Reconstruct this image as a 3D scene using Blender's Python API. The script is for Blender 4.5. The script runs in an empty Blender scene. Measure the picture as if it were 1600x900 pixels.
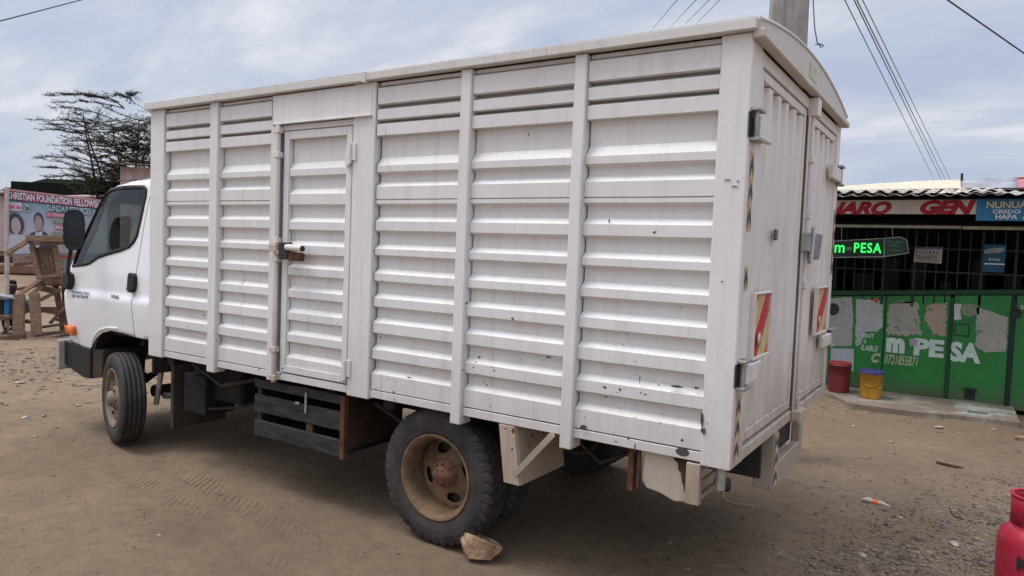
import bpy, bmesh, math, random
from mathutils import Vector, Matrix, noise
from mathutils.geometry import delaunay_2d_cdt
random.seed(7)
PI = math.pi
C = bpy.context.scene.collection
scene = bpy.context.scene

# ------------------------------------------------------------------ camera
CAM = Vector((0.8514, -3.1181, 1.7359)); FOC = 1115.77
yaw, pitch, roll = -0.5753, 0.0530, 0.0379
_f = Vector((math.sin(yaw)*math.cos(pitch), math.cos(yaw)*math.cos(pitch), -math.sin(pitch)))
_r = Vector((math.cos(yaw), -math.sin(yaw), 0)); _u = _r.cross(_f)
R_ = math.cos(roll)*_r + math.sin(roll)*_u; U_ = -math.sin(roll)*_r + math.cos(roll)*_u; F_ = _f
cd = bpy.data.cameras.new('camera'); cam = bpy.data.objects.new('camera', cd); C.objects.link(cam)
M4 = Matrix((R_, U_, -F_)).transposed().to_4x4(); M4.translation = CAM; cam.matrix_world = M4
cd.sensor_width = 36; cd.lens = 36*FOC/1600; cd.clip_start = 0.05; cd.clip_end = 2000
scene.camera = cam
# ------------------------------------------------------------------ sky + sun
SUN_EL, SUN_AZ = math.radians(65), math.radians(-122)      # azimuth from +Y towards +X; over the cab side
w = bpy.data.worlds.new('World'); scene.world = w; w.use_nodes = True
nt = w.node_tree; nt.nodes.clear()
def wn(t, **k):
    n = nt.nodes.new(t)
    for a, b in k.items(): setattr(n, a, b)
    return n
sky = wn('ShaderNodeTexSky', sky_type='NISHITA', sun_disc=False); sky.sun_elevation = SUN_EL; sky.sun_rotation = SUN_AZ
sky.air_density = 1.0; sky.dust_density = 2.5
tc = wn('ShaderNodeTexCoord'); sep = wn('ShaderNodeSeparateXYZ'); nt.links.new(tc.outputs['Generated'], sep.inputs[0])
zz = wn('ShaderNodeMath', operation='MAXIMUM'); zz.inputs[1].default_value = 0.0; nt.links.new(sep.outputs[2], zz.inputs[0])
za = wn('ShaderNodeMath', operation='ADD'); za.inputs[1].default_value = 0.22; nt.links.new(zz.outputs[0], za.inputs[0])
cmb = wn('ShaderNodeCombineXYZ')
for i in (0, 1):
    dv = wn('ShaderNodeMath', operation='DIVIDE'); nt.links.new(sep.outputs[i], dv.inputs[0]); nt.links.new(za.outputs[0], dv.inputs[1]); nt.links.new(dv.outputs[0], cmb.inputs[i])
mp = wn('ShaderNodeMapping'); mp.inputs['Scale'].default_value = (1.0, 2.1, 1); mp.inputs['Rotation'].default_value = (0, 0, 0.75); mp.inputs['Location'].default_value = (3.1, 1.7, 0)
nt.links.new(cmb.outputs[0], mp.inputs[0])
n1 = wn('ShaderNodeTexNoise'); n1.inputs['Scale'].default_value = 1.15; n1.inputs['Detail'].default_value = 7; n1.inputs['Roughness'].default_value = 0.56; n1.inputs['Distortion'].default_value = 0.25
nt.links.new(mp.outputs[0], n1.inputs['Vector'])
cr = wn('ShaderNodeValToRGB'); e = cr.color_ramp.elements
e[0].position = .36; e[0].color = (5.5, 6.3, 8.1, 1); e[1].position = .63; e[1].color = (9.8, 9.8, 10.3, 1)
m_ = cr.color_ramp.elements.new(.5); m_.color = (6.9, 7.3, 8.5, 1)
nt.links.new(n1.outputs[0], cr.inputs[0])
mx = wn('ShaderNodeMix', data_type='RGBA'); mx.inputs[0].default_value = 0.82
nt.links.new(sky.outputs[0], mx.inputs[6]); nt.links.new(cr.outputs[0], mx.inputs[7])
zen = wn('ShaderNodeMapRange', interpolation_type='SMOOTHSTEP'); zen.inputs[1].default_value = .36; zen.inputs[2].default_value = 1.0; zen.inputs[3].default_value = 1.0; zen.inputs[4].default_value = 3.3   # an overcast sky is about three times brighter overhead
nt.links.new(sep.outputs[2], zen.inputs[0]); vm_ = wn('ShaderNodeVectorMath', operation='SCALE'); nt.links.new(mx.outputs[2], vm_.inputs[0]); nt.links.new(zen.outputs[0], vm_.inputs['Scale'])
bg = wn('ShaderNodeBackground'); bg.inputs[1].default_value = 0.085; out = wn('ShaderNodeOutputWorld')
nt.links.new(vm_.outputs[0], bg.inputs[0]); nt.links.new(bg.outputs[0], out.inputs[0])
sl = bpy.data.lights.new('sun', 'SUN'); so = bpy.data.objects.new('sun', sl); C.objects.link(so)
sl.energy = 1.75; sl.angle = math.radians(22); sl.color = (1, .95, .88)
sd = Vector((math.sin(SUN_AZ)*math.cos(SUN_EL), math.cos(SUN_AZ)*math.cos(SUN_EL), math.sin(SUN_EL)))
so.rotation_euler = sd.to_track_quat('Z', 'Y').to_euler(); so.location = (0, 0, 30)
scene.view_settings.view_transform = 'Standard'; scene.view_settings.look = 'None'
scene.view_settings.exposure = 0.17; scene.view_settings.gamma = 1; scene.view_settings.use_curve_mapping = False
scene.cycles.max_bounces = 6

# ------------------------------------------------------------------ survey: a sighted point of the place on a known plane
def ray(px, py): return R_*((px-800)/FOC) - U_*((py-450)/FOC) + F_
def on(px, py, ax, v):
    d = ray(px, py); return CAM + d*((v-CAM[ax])/d[ax])
def dep(px, py, d): return CAM + ray(px, py)*d

# ------------------------------------------------------------------ materials
MATS = {}
def nodes_of(name):
    m = bpy.data.materials.new(name); m.use_nodes = True; t = m.node_tree
    return m, t, t.nodes['Principled BSDF']
def _noise(t, scale, detail=4, rough=.6, vscale=None, co='Object', loc=(0, 0, 0)):
    c = t.nodes.new('ShaderNodeTexCoord'); mp = t.nodes.new('ShaderNodeMapping'); mp.inputs['Location'].default_value = loc
    if vscale: mp.inputs['Scale'].default_value = vscale
    t.links.new(c.outputs[co], mp.inputs[0])
    n = t.nodes.new('ShaderNodeTexNoise'); n.inputs['Scale'].default_value = scale; n.inputs['Detail'].default_value = detail; n.inputs['Roughness'].default_value = rough
    t.links.new(mp.outputs[0], n.inputs['Vector']); return n
def _ramp(t, src, stops):
    r = t.nodes.new('ShaderNodeValToRGB'); el = r.color_ramp.elements
    while len(el) < len(stops): el.new(.5)
    for i, (p, c) in enumerate(stops):
        el[i].position = p; el[i].color = (c, c, c, 1) if not hasattr(c, '__len__') else (*c, 1)
    t.links.new(src, r.inputs[0]); return r.outputs[0]
def _mix(t, fac, a, b):
    m = t.nodes.new('ShaderNodeMix'); m.data_type = 'RGBA'
    for s, v in ((0, fac), (6, a), (7, b)):
        if isinstance(v, bpy.types.NodeSocket): t.links.new(v, m.inputs[s])
        elif hasattr(v, '__len__'): m.inputs[s].default_value = (*v, 1)
        else: m.inputs[s].default_value = v
    return m.outputs[2]
def _bump(t, b, src, strength=.3, dist=.01):
    n = t.nodes.new('ShaderNodeBump'); n.inputs['Strength'].default_value = strength; n.inputs['Distance'].default_value = dist
    t.links.new(src, n.inputs['Height']); t.links.new(n.outputs[0], b.inputs['Normal']); return n
def mat(name, col, rough=.7, metal=0, var=.25, scale=8, bump=.15, bdist=.004, spec=.3, detail=5, vscale=None, col2=None):
    if name in MATS: return MATS[name]
    m, t, b = nodes_of(name)
    n = _noise(t, scale, detail, .65, vscale)
    lo = tuple(c*(1-var) for c in col); hi = col2 or tuple(min(1, c*(1+var)) for c in col)
    t.links.new(_ramp(t, n.outputs[0], [(.3, lo), (.7, hi)]), b.inputs['Base Color'])
    b.inputs['Roughness'].default_value = rough; b.inputs['Metallic'].default_value = metal
    b.inputs['Specular IOR Level'].default_value = spec
    if bump:
        n2 = _noise(t, scale*6, 4, .6, vscale); _bump(t, b, n2.outputs[0], bump, bdist)
    MATS[name] = m; return m
def _lowmask(t, src, k):
    m = t.nodes.new('ShaderNodeMapRange'); m.inputs[1].default_value = 1.15; m.inputs[2].default_value = 1.75; m.inputs[3].default_value = k; m.inputs[4].default_value = 0
    t.links.new(src, m.inputs[0]); return m.outputs[0]
def paint(name, col, chips=1.0, grime=.5, gcol=(.25, .2, .16), seed=0, rough=.5, zlow=.4):
    """old brushed enamel: blotches, rain streaks, chips to rust; more chips lower down"""
    m, t, b = nodes_of(name)
    big = _noise(t, 1.3, 5, .6, loc=(seed, 2, 3)); c = _mix(t, _ramp(t, big.outputs[0], [(.35, 0), (.7, 1)]), tuple(x*.93 for x in col), col)
    warm = _noise(t, 2.1, 4, .6, loc=(seed+7, 0, 1)); c = _mix(t, _ramp(t, warm.outputs[0], [(.52, 0), (.75, .45)]), c, (col[0]*.93, col[1]*.86, col[2]*.80))
    st = _noise(t, 1.0, 6, .7, (14, 14, .9), loc=(seed, 0, 0)); f = _ramp(t, st.outputs[0], [(.52, 0), (.78, .42*grime)]); c = _mix(t, f, c, gcol)
    rr_ = _noise(t, 1.0, 4, .6, (17, 17, .55), loc=(seed+2, 5, 0)); ra = _noise(t, 1.7, 4, .6, loc=(seed, 1, 8))
    rm = t.nodes.new('ShaderNodeMath'); rm.operation = 'MULTIPLY'; t.links.new(_ramp(t, rr_.outputs[0], [(.62, 0), (.70, .55*min(1, grime*1.4))]), rm.inputs[0]); t.links.new(_ramp(t, ra.outputs[0], [(.5, 0), (.62, 1)]), rm.inputs[1])
    c = _mix(t, rm.outputs[0], c, (.30, .17, .09))
    fine = _noise(t, 38, 5, .75, loc=(0, seed, 0)); f = _ramp(t, fine.outputs[0], [(.58, 0), (.76, .5*grime)]); c = _mix(t, f, c, gcol)
    if zlow:                                     # road dust caked on towards the bottom edge, in uneven patches
        g2 = t.nodes.new('ShaderNodeNewGeometry'); s2 = t.nodes.new('ShaderNodeSeparateXYZ'); t.links.new(g2.outputs['Position'], s2.inputs[0])
        nz_ = _noise(t, 7, 6, .75, (1, 1, .35), loc=(seed, 9, 0)); q2 = t.nodes.new('ShaderNodeMath'); q2.operation = 'MULTIPLY_ADD'; q2.inputs[1].default_value = .9
        t.links.new(nz_.outputs[0], q2.inputs[0]); t.links.new(s2.outputs[2], q2.inputs[2])
        c = _mix(t, _lowmask(t, q2.outputs[0], zlow), c, (.26, .19, .13))
    if chips:
        sp = _noise(t, 26, 3, .5, (1, 1, 1.4), loc=(seed, seed, 5)); area = _noise(t, 2.2, 3, .6, loc=(seed+3, 1, 0))
        geo = t.nodes.new('ShaderNodeNewGeometry'); sx = t.nodes.new('ShaderNodeSeparateXYZ'); t.links.new(geo.outputs['Position'], sx.inputs[0])
        zr = t.nodes.new('ShaderNodeMapRange'); zr.inputs[1].default_value = .7; zr.inputs[2].default_value = 2.0; zr.inputs[3].default_value = .085; zr.inputs[4].default_value = .0
        t.links.new(sx.outputs[2], zr.inputs[0])
        a1 = t.nodes.new('ShaderNodeMath'); a1.operation = 'MULTIPLY'; a1.inputs[1].default_value = .32*chips; t.links.new(area.outputs[0], a1.inputs[0])
        a2 = t.nodes.new('ShaderNodeMath'); t.links.new(a1.outputs[0], a2.inputs[0]); t.links.new(zr.outputs[0], a2.inputs[1])
        a3 = t.nodes.new('ShaderNodeMath'); t.links.new(a2.outputs[0], a3.inputs[0]); t.links.new(sp.outputs[0], a3.inputs[1])
        f = _ramp(t, a3.outputs[0], [(.955, 0), (.975, 1)])
        c = _mix(t, f, c, (.07, .05, .045))
    t.links.new(c, b.inputs['Base Color']); b.inputs['Roughness'].default_value = rough; b.inputs['Specular IOR Level'].default_value = .35
    wv = _noise(t, 5, 3, .5); _bump(t, b, wv.outputs[0], .25, .012)
    return m
WHITE = paint('old_white_enamel', (.71, .695, .68), 1.0, .6, zlow=.30)
WHITE2 = paint('old_white_enamel_rear', (.68, .63, .58), .8, 1.1, seed=11, zlow=.85)
CREAMY = paint('weathered_cream_enamel', (.50, .41, .33), 1.2, 1.3, (.22, .13, .08), seed=5)
CABW = paint('cab_gloss_white', (.86, .87, .88), 0, .18, seed=3, rough=.2, zlow=.06)
ROOFW = paint('roof_rim_white', (.62, .60, .57), .9, .9, seed=8, zlow=0)
BLACK = mat('black_plastic', (.018, .018, .02), .45, bump=.05)
DARKM = mat('grimy_chassis_black', (.013, .012, .012), .85, col2=(.032, .026, .023), scale=9)
RUBBER = mat('worn_tyre_rubber', (.022, .023, .027), .75, col2=(.070, .058, .048), scale=6, bump=.35, bdist=.003)
RIMB = mat('dusty_brown_rim', (.075, .045, .026), .7, col2=(.24, .155, .085), scale=7, bump=.3)
HUBR = mat('rusty_hub', (.14, .065, .04), .85, col2=(.26, .13, .085), scale=30, bump=.6)
RUST = mat('rusty_steel', (.045, .025, .018), .85, col2=(.15, .065, .035), scale=16, bump=.5)
TAR = mat('blackened_board', (.011, .012, .014), .75, col2=(.060, .052, .046), scale=7, bump=.5, vscale=(1, 1, 4))
SEALM = mat('rubber_seal', (.01, .01, .011), .5, bump=0)
ORANGE = mat('orange_lens', (.75, .16, .02), .25, bump=0, var=.1)
STEEL = mat('dull_steel', (.35, .34, .32), .5, .6, scale=14)
REDR = mat('reflector_red', (.50, .045, .05), .35, bump=0, var=.15, scale=20)
YELR = mat('reflector_cream', (.55, .42, .22), .4, bump=0, var=.2, scale=20)
TAPEY = mat('tape_yellow', (.42, .27, .10), .6, bump=0, scale=30, col2=(.58, .47, .34))
TAPEB = mat('tape_black', (.065, .058, .052), .6, bump=0, var=.3, scale=25)
INK = mat('black_ink', (.03, .03, .035), .6, bump=0)
GREYINK = mat('faded_grey_ink', (.16, .17, .18), .6, bump=0)
WOOD = mat('raw_brown_timber', (.085, .05, .033), .8, col2=(.17, .105, .07), scale=3, bump=.4, vscale=(3, 3, 9))
WOODL = mat('pale_sawn_timber', (.15, .09, .058), .8, col2=(.28, .18, .12), scale=4, bump=.4, vscale=(2, 2, 9))
CONC = mat('pole_concrete', (.24, .225, .205), .85, col2=(.36, .34, .31), scale=6, bump=.4, vscale=(1, 1, .4))

CRE = mat('old_brown_board', (.025, .015, .011), .9, col2=(.07, .04, .026), scale=6)
def glass_mat(name, tint, alpha):
    m, t, b = nodes_of(name); t.nodes.remove(b); o = t.nodes['Material Output']
    tr = t.nodes.new('ShaderNodeBsdfTransparent'); tr.inputs[0].default_value = (*tint, 1)
    gl = t.nodes.new('ShaderNodeBsdfGlossy'); gl.inputs['Roughness'].default_value = .02; gl.inputs[0].default_value = (.9, .95, 1, 1)
    fr = t.nodes.new('ShaderNodeLayerWeight'); fr.inputs[0].default_value = .5      # Schlick on the facing angle, the same from both sides
    pw = t.nodes.new('ShaderNodeMath'); pw.operation = 'POWER'; pw.inputs[1].default_value = 5; t.links.new(fr.outputs['Facing'], pw.inputs[0])
    ad = t.nodes.new('ShaderNodeMath'); ad.operation = 'MULTIPLY_ADD'; ad.inputs[1].default_value = .9; ad.inputs[2].default_value = .05+alpha; t.links.new(pw.outputs[0], ad.inputs[0])
    mxs = t.nodes.new('ShaderNodeMixShader'); t.links.new(ad.outputs[0], mxs.inputs[0]); t.links.new(tr.outputs[0], mxs.inputs[1]); t.links.new(gl.outputs[0], mxs.inputs[2]); t.links.new(mxs.outputs[0], o.inputs[0])
    return m
GLASS = glass_mat('tinted_cab_glass', (.60, .66, .64), .0)

# ------------------------------------------------------------------ mesh helpers
class MB:
    def __init__(s): s.v = []; s.f = []; s.sm = []
    def add(s, vs, fs, smooth=False):
        o = len(s.v); s.v += [tuple(v) for v in vs]; s.f += [tuple(i+o for i in f) for f in fs]; s.sm += [smooth]*len(fs)
    def box(s, x0, x1, y0, y1, z0, z1):
        s.add([(x, y, z) for x in (x0, x1) for y in (y0, y1) for z in (z0, z1)],
              [(0, 1, 3, 2), (4, 6, 7, 5), (0, 4, 5, 1), (2, 3, 7, 6), (0, 2, 6, 4), (1, 5, 7, 3)])
        return s
    def beam(s, p0, p1, wv, tv):                      # bar from p0 to p1, half-width vectors wv and tv
        p0, p1, wv, tv = map(Vector, (p0, p1, wv, tv))
        vs = [p+a*wv+b*tv for p in (p0, p1) for a in (-1, 1) for b in (-1, 1)]
        s.add(vs, [(0, 1, 3, 2), (4, 6, 7, 5), (0, 4, 5, 1), (2, 3, 7, 6), (0, 2, 6, 4), (1, 5, 7, 3)]); return s
    def tube(s, pts, r, n=10, caps=True, smooth=True):
        pts = [Vector(p) for p in pts]; rs = r if hasattr(r, '__len__') else [r]*len(pts)
        vs = []; fs = []; up = Vector((0, 0, 1))
        for i, p in enumerate(pts):
            d = (pts[min(i+1, len(pts)-1)]-pts[max(i-1, 0)]).normalized()
            a = d.cross(up if abs(d.z) < .95 else Vector((1, 0, 0))).normalized(); b = d.cross(a)
            if i and (a.dot(pa) < 0): a, b = -a, -b
            pa = a
            vs += [p+rs[i]*(math.cos(2*PI*k/n)*a+math.sin(2*PI*k/n)*b) for k in range(n)]
        for i in range(len(pts)-1):
            for k in range(n):
                fs.append((i*n+k, i*n+(k+1) % n, (i+1)*n+(k+1) % n, (i+1)*n+k))
        s.add(vs, fs, smooth)
        if caps: s.add(vs[:n], [tuple(range(n))[::-1]]); s.add(vs[-n:], [tuple(range(n))])
        return s
    def lathe(s, prof, c, ax, n=48, smooth=True, rfun=None):   # prof: (along axis, radius)
        c, ax = Vector(c), Vector(ax).normalized(); a = ax.cross(Vector((0, 0, 1)) if abs(ax.z) < .9 else Vector((1, 0, 0))).normalized(); b = ax.cross(a)
        vs = []; fs = []
        for j, (h, r) in enumerate(prof):
            for k in range(n):
                t = 2*PI*k/n; rr = r + (rfun(j, k) if rfun else 0)
                vs.append(c+ax*h+rr*(math.cos(t)*a+math.sin(t)*b))
        for j in range(len(prof)-1):
            for k in range(n): fs.append((j*n+k, j*n+(k+1) % n, (j+1)*n+(k+1) % n, (j+1)*n+k))
        s.add(vs, fs, smooth); return s
    def prism(s, poly, o, u, v, nrm, th):
        o, u, v, nrm = map(Vector, (o, u, v, nrm)); k = len(poly)
        a = [o+u*p[0]+v*p[1] for p in poly]; b = [q+nrm*th for q in a]
        s.add(a+b, [tuple(range(k)), tuple(range(2*k-1, k-1, -1))]+[(i, i+k, (i+1) % k+k, (i+1) % k) for i in range(k)]); return s
    def build(s, name, m, parent=None, bevel=0, seg=1, solid=0, loc=None):
        me = bpy.data.meshes.new(name); me.from_pydata(s.v, [], s.f); me.polygons.foreach_set('use_smooth', s.sm); me.update()
        bm = bmesh.new(); bm.from_mesh(me); bmesh.ops.recalc_face_normals(bm, faces=bm.faces[:]); bm.to_mesh(me); bm.free()
        o = bpy.data.objects.new(name, me); C.objects.link(o)
        for x in (m if isinstance(m, (list, tuple)) else [m]): me.materials.append(x)
        if parent: o.parent = parent
        if solid: q = o.modifiers.new('solid', 'SOLIDIFY'); q.thickness = solid; q.offset = 0
        if bevel: q = o.modifiers.new('bevel', 'BEVEL'); q.width = bevel; q.segments = seg; q.limit_method = 'ANGLE'; q.angle_limit = .6
        if loc: o.location = loc
        return o
def bx(name, m, parent, *a, bevel=.003): return MB().box(*a).build(name, m, parent, bevel)
def tag(o, label=None, cat=None, group=None, kind=None):
    for k, v in (('label', label), ('category', cat), ('group', group), ('kind', kind)):
        if v: o[k] = v
    return o
def thing(name, label, cat, loc=(0, 0, 0), group=None):
    o = bpy.data.objects.new(name, None); C.objects.link(o); o.location = loc; o.empty_display_size = .1
    return tag(o, label, cat, group)
def keep(parent):      # children were modelled in place: undo the parent's offset
    for c in parent.children: c.matrix_parent_inverse = Matrix.Translation(-parent.location)
def inside(p, poly):
    r = False; n = len(poly)
    for i in range(n):
        a, b = poly[i], poly[i-1]
        if (a[1] > p[1]) != (b[1] > p[1]) and p[0] < (b[0]-a[0])*(p[1]-a[1])/(b[1]-a[1])+a[0]: r = not r
    return r
def seglen(p, a, b):
    ax, ay = b[0]-a[0], b[1]-a[1]; t = max(0, min(1, ((p[0]-a[0])*ax+(p[1]-a[1])*ay)/(ax*ax+ay*ay+1e-12)))
    return math.hypot(p[0]-a[0]-t*ax, p[1]-a[1]-t*ay)
def plate(outer, holes, step, fn):
    """flat outline with holes, filled with a fine mesh and bent by fn(u, v) -> point"""
    pts = []; edges = []
    for lp in [outer]+holes:
        k0 = len(pts); dense = []
        for i in range(len(lp)):
            a, b = lp[i], lp[(i+1) % len(lp)]; n = max(1, int(math.dist(a, b)/step+.5))
            dense += [(a[0]+(b[0]-a[0])*j/n, a[1]+(b[1]-a[1])*j/n) for j in range(n)]
        pts += dense; n = len(dense); edges += [(k0+i, k0+(i+1) % n) for i in range(n)]
    nb = len(pts); xs = [p[0] for p in outer]; ys = [p[1] for p in outer]
    y = min(ys)+step*.5; bpts = pts[:]
    while y < max(ys):
        x = min(xs)+step*.5
        while x < max(xs):
            if inside((x, y), outer) and not any(inside((x, y), h) for h in holes) and min(math.dist((x, y), q) for q in bpts) > step*.45: pts.append((x, y))
            x += step
        y += step
    v, e, f, *_ = delaunay_2d_cdt([Vector(p) for p in pts], edges, [], 1, 1e-5)
    fs = []
    for t in f:
        c = (sum(v[i][0] for i in t)/len(t), sum(v[i][1] for i in t)/len(t))
        if inside(c, outer) and not any(inside(c, h) for h in holes): fs.append(tuple(t))
    mb = MB(); mb.add([fn(p[0], p[1]) for p in v], fs, True); return mb
def smooth_loop(poly, it=2):
    for _ in range(it):
        q = []
        for i in range(len(poly)):
            a, b = poly[i], poly[(i+1) % len(poly)]
            q += [(a[0]*.75+b[0]*.25, a[1]*.75+b[1]*.25), (a[0]*.25+b[0]*.75, a[1]*.25+b[1]*.75)]
        poly = q
    return poly
FONT = None
def text(s, p0, right, up, wd, ht, m, parent, name='lettering', bold=0, shear=0, thick=.0015, lift=.002, space=1.0):
    """lettering fitted into a wd x ht box whose lower left corner is p0; painted slightly proud of its surface"""
    cu = bpy.data.curves.new('t', 'FONT'); cu.body = s; cu.size = 1; cu.offset = bold; cu.shear = shear; cu.space_character = space; cu.resolution_u = 3
    o = bpy.data.objects.new('t', cu); C.objects.link(o)
    me0 = bpy.data.meshes.new_from_object(o.evaluated_get(bpy.context.evaluated_depsgraph_get()))
    bpy.data.objects.remove(o); bpy.data.curves.remove(cu)
    vs = [v.co for v in me0.vertices]; x0 = min(v.x for v in vs); x1 = max(v.x for v in vs); y0 = min(v.y for v in vs); y1 = max(v.y for v in vs)
    right, up, p0 = Vector(right).normalized(), Vector(up).normalized(), Vector(p0); n = right.cross(up)
    mb = MB(); mb.add([p0+right*((v.x-x0)/(x1-x0)*wd)+up*((v.y-y0)/(y1-y0)*ht)+n*lift for v in vs], [tuple(p.vertices) for p in me0.polygons])
    bpy.data.meshes.remove(me0)
    ob = mb.build(name, m, parent); q = ob.modifiers.new('solid', 'SOLIDIFY'); q.thickness = thick; return ob
def link_copy(o, parent):
    c = o.copy(); C.objects.link(c); c.parent = parent
    for ch in o.children: link_copy(ch, c)
    return c

# ------------------------------------------------------------------ GROUND
def hgt(x, y):
    h = .018*noise.noise(Vector((x*.5, y*.5, 0))) + .007*noise.noise(Vector((x*1.9, y*1.9, 3))) + .0045*noise.noise(Vector((x*7, y*7, 1)))+.0025*noise.noise(Vector((x*17, y*17, 1)))
    r = max(0, 1-abs((x-.7)-.35*(y-1.2))/1.2)*max(0, 1-abs(y-1.6)/2.2)      # rubble strewn strip behind the lorry
    h += .03*r*noise.noise(Vector((x*4, y*4, 9)))
    if -4 < x < 1.7: h += .062*math.exp(-((y-6.5+.25*max(0, -x-.2))/.40)**2)*min(1, 1.7-x)
    q = max(0, min(1, (-x-3.4)/1.6)); h -= .055*q*q*(3-2*q)
    for tx, td in ((.18, 1.02), (.18, .72)):          # shallow wheel ruts
        h -= .010*math.exp(-((math.sin(tx)*x+math.cos(tx)*y+td)/.10)**2)
    return h - .004
def ground_mat():
    m, t, b = nodes_of('trodden_earth')
    a = _noise(t, .6, 5, .6); c = _ramp(t, a.outputs[0], [(.3, (.192, .138, .092)), (.5, (.242, .176, .116)), (.72, (.302, .224, .149))])
    f = _noise(t, 9, 8, .72); c = _mix(t, _ramp(t, f.outputs[0], [(.45, 0), (.72, .55)]), c, (.115, .087, .066))
    g = _noise(t, 70, 5, .8); c = _mix(t, _ramp(t, g.outputs[0], [(.52, 0), (.7, .5)]), c, (.105, .08, .062))
    g3 = _noise(t, 45, 4, .8, loc=(5, 5, 5)); c = _mix(t, _ramp(t, g3.outputs[0], [(.62, 0), (.72, .45)]), c, (.30, .25, .20))
    oil = _noise(t, 1.4, 4, .6, loc=(9, 3, 0)); c = _mix(t, _ramp(t, oil.outputs[0], [(.58, 0), (.75, .4)]), c, (.11, .078, .06))
    vo = t.nodes.new('ShaderNodeTexVoronoi'); vo.inputs['Scale'].default_value = 32
    tcn = t.nodes.new('ShaderNodeTexCoord'); t.links.new(tcn.outputs['Object'], vo.inputs['Vector'])
    area = _noise(t, 1.1, 4, .6, loc=(2, 8, 0)); vm = t.nodes.new('ShaderNodeMath'); vm.operation = 'MULTIPLY'
    t.links.new(_ramp(t, vo.outputs['Distance'], [(.0, 1), (.2, 0)]), vm.inputs[0]); t.links.new(_ramp(t, area.outputs[0], [(.45, 0), (.65, 1)]), vm.inputs[1])
    c = _mix(t, vm.outputs[0], c, (.12, .09, .07))
    t.links.new(c, b.inputs['Base Color']); b.inputs['Roughness'].default_value = .95; b.inputs['Specular IOR Level'].default_value = .15
    s1 = t.nodes.new('ShaderNodeMath'); s1.operation = 'ADD'; hh = _noise(t, 24, 9, .78); t.links.new(hh.outputs[0], s1.inputs[0]); t.links.new(vm.outputs[0], s1.inputs[1])
    # pressed tyre tracks: two lug patterned bands across the yard
    geo = t.nodes.new('ShaderNodeNewGeometry')
    last = s1.outputs[0]
    for ang, off in ((.18, 1.02), (.18, .72), (-1.25, 1.9)):
        mp = t.nodes.new('ShaderNodeMapping'); mp.inputs['Rotation'].default_value = (0, 0, ang); mp.inputs['Location'].default_value = (0, off, 0); t.links.new(geo.outputs['Position'], mp.inputs[0])
        sp = t.nodes.new('ShaderNodeSeparateXYZ'); t.links.new(mp.outputs[0], sp.inputs[0])
        ab = t.nodes.new('ShaderNodeMath'); ab.operation = 'ABSOLUTE'; t.links.new(sp.outputs[1], ab.inputs[0])
        band = t.nodes.new('ShaderNodeMapRange'); band.inputs[1].default_value = .075; band.inputs[2].default_value = .10; band.inputs[3].default_value = 1; band.inputs[4].default_value = 0; t.links.new(ab.outputs[0], band.inputs[0])
        wv = t.nodes.new('ShaderNodeTexWave'); wv.inputs['Scale'].default_value = 9; wv.inputs['Distortion'].default_value = 1.5; wv.bands_direction = 'DIAGONAL'; t.links.new(mp.outputs[0], wv.inputs['Vector'])
        mm = t.nodes.new('ShaderNodeMath'); mm.operation = 'MULTIPLY'; t.links.new(band.outputs[0], mm.inputs[0]); t.links.new(wv.outputs['Fac'], mm.inputs[1])
        br = _noise(t, 1.8, 3, .6, loc=(off, 3, 1)); m3 = t.nodes.new('ShaderNodeMath'); m3.operation = 'MULTIPLY'; t.links.new(mm.outputs[0], m3.inputs[0]); t.links.new(_ramp(t, br.outputs[0], [(.45, 0), (.6, .5)]), m3.inputs[1])
        sb = t.nodes.new('ShaderNodeMath'); sb.operation = 'SUBTRACT'; t.links.new(last, sb.inputs[0]); t.links.new(m3.outputs[0], sb.inputs[1]); last = sb.outputs[0]
    _bump(t, b, last, 1.0, .028); return m
GM = ground_mat()
def axis_pts(lo, hi, fine0, fine1, st, far):
    a = []; v = fine0
    while v < fine1: a.append(v); v += st
    a.append(fine1); g = st; v = fine1
    while v < hi: g *= 1.35; v += g; a.append(min(v, hi))
    g = st; v = fine0; b = []
    while v > lo: g *= 1.35; v -= g; b.append(max(v, lo))
    return b[::-1]+a
xs = axis_pts(-700, 700, -8, 2.6, .03, 0); ys = axis_pts(-700, 700, -2.2, 6.9, .03, 0)
mb = MB(); nx = len(xs)
mb.add([(x, y, hgt(x, y)) for y in ys for x in xs], [(j*nx+i, j*nx+i+1, (j+1)*nx+i+1, (j+1)*nx+i) for j in range(len(ys)-1) for i in range(nx-1)], True)
tag(mb.build('ground', GM), kind='structure')

# ------------------------------------------------------------------ LORRY
W = 2.34; L = 4.54; ZB, ZT = .815, 2.70
lorry = thing('box_lorry', 'white high sided box lorry with corrugated side panels parked on bare earth', 'lorry', (0, 0, 0))
def P(name, m, *a, bevel=.003, parent=lorry): return bx(name, m, parent, *a, bevel=bevel)
posts = [(-L, -4.36, 0, .10, ZB-.008), (-3.78, -3.69, -.006, .09, .775), (-2.36, -2.18, 0, .10, ZB-.012), (-1.546, -1.477, -.008, .10, .765), (-.85, -.785, -.008, .10, .755)]
for a in posts: P('side_post', WHITE, a[0], a[1], a[2], a[3], a[4], 2.698, bevel=.005)
P('side_post', WHITE, -3.125, -3.062, .004, .09, .80, 2.50, bevel=.004)
P('corner_post', WHITE, -.135, .0, 0, .17, ZB-.01, 2.698, bevel=.005)
for a, b in ((-4.36, -3.78), (-3.69, -3.125), (-2.18, -1.546), (-1.477, -.85), (-.785, -.135)):
    P('bottom_rail', WHITE, a+.001, b-.001, .018, .09, ZB, .8595, bevel=.002)
P('bottom_rail', WHITE, -3.055, -2.365, .012, .09, ZB, .862)
BR = [(2.255, 2.205), (2.112, 2.082), (1.907, 1.877), (1.742, 1.714), (1.594, 1.566), (1.448, 1.420), (1.300, 1.272), (1.138, 1.110), (.992, .962)]
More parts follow.
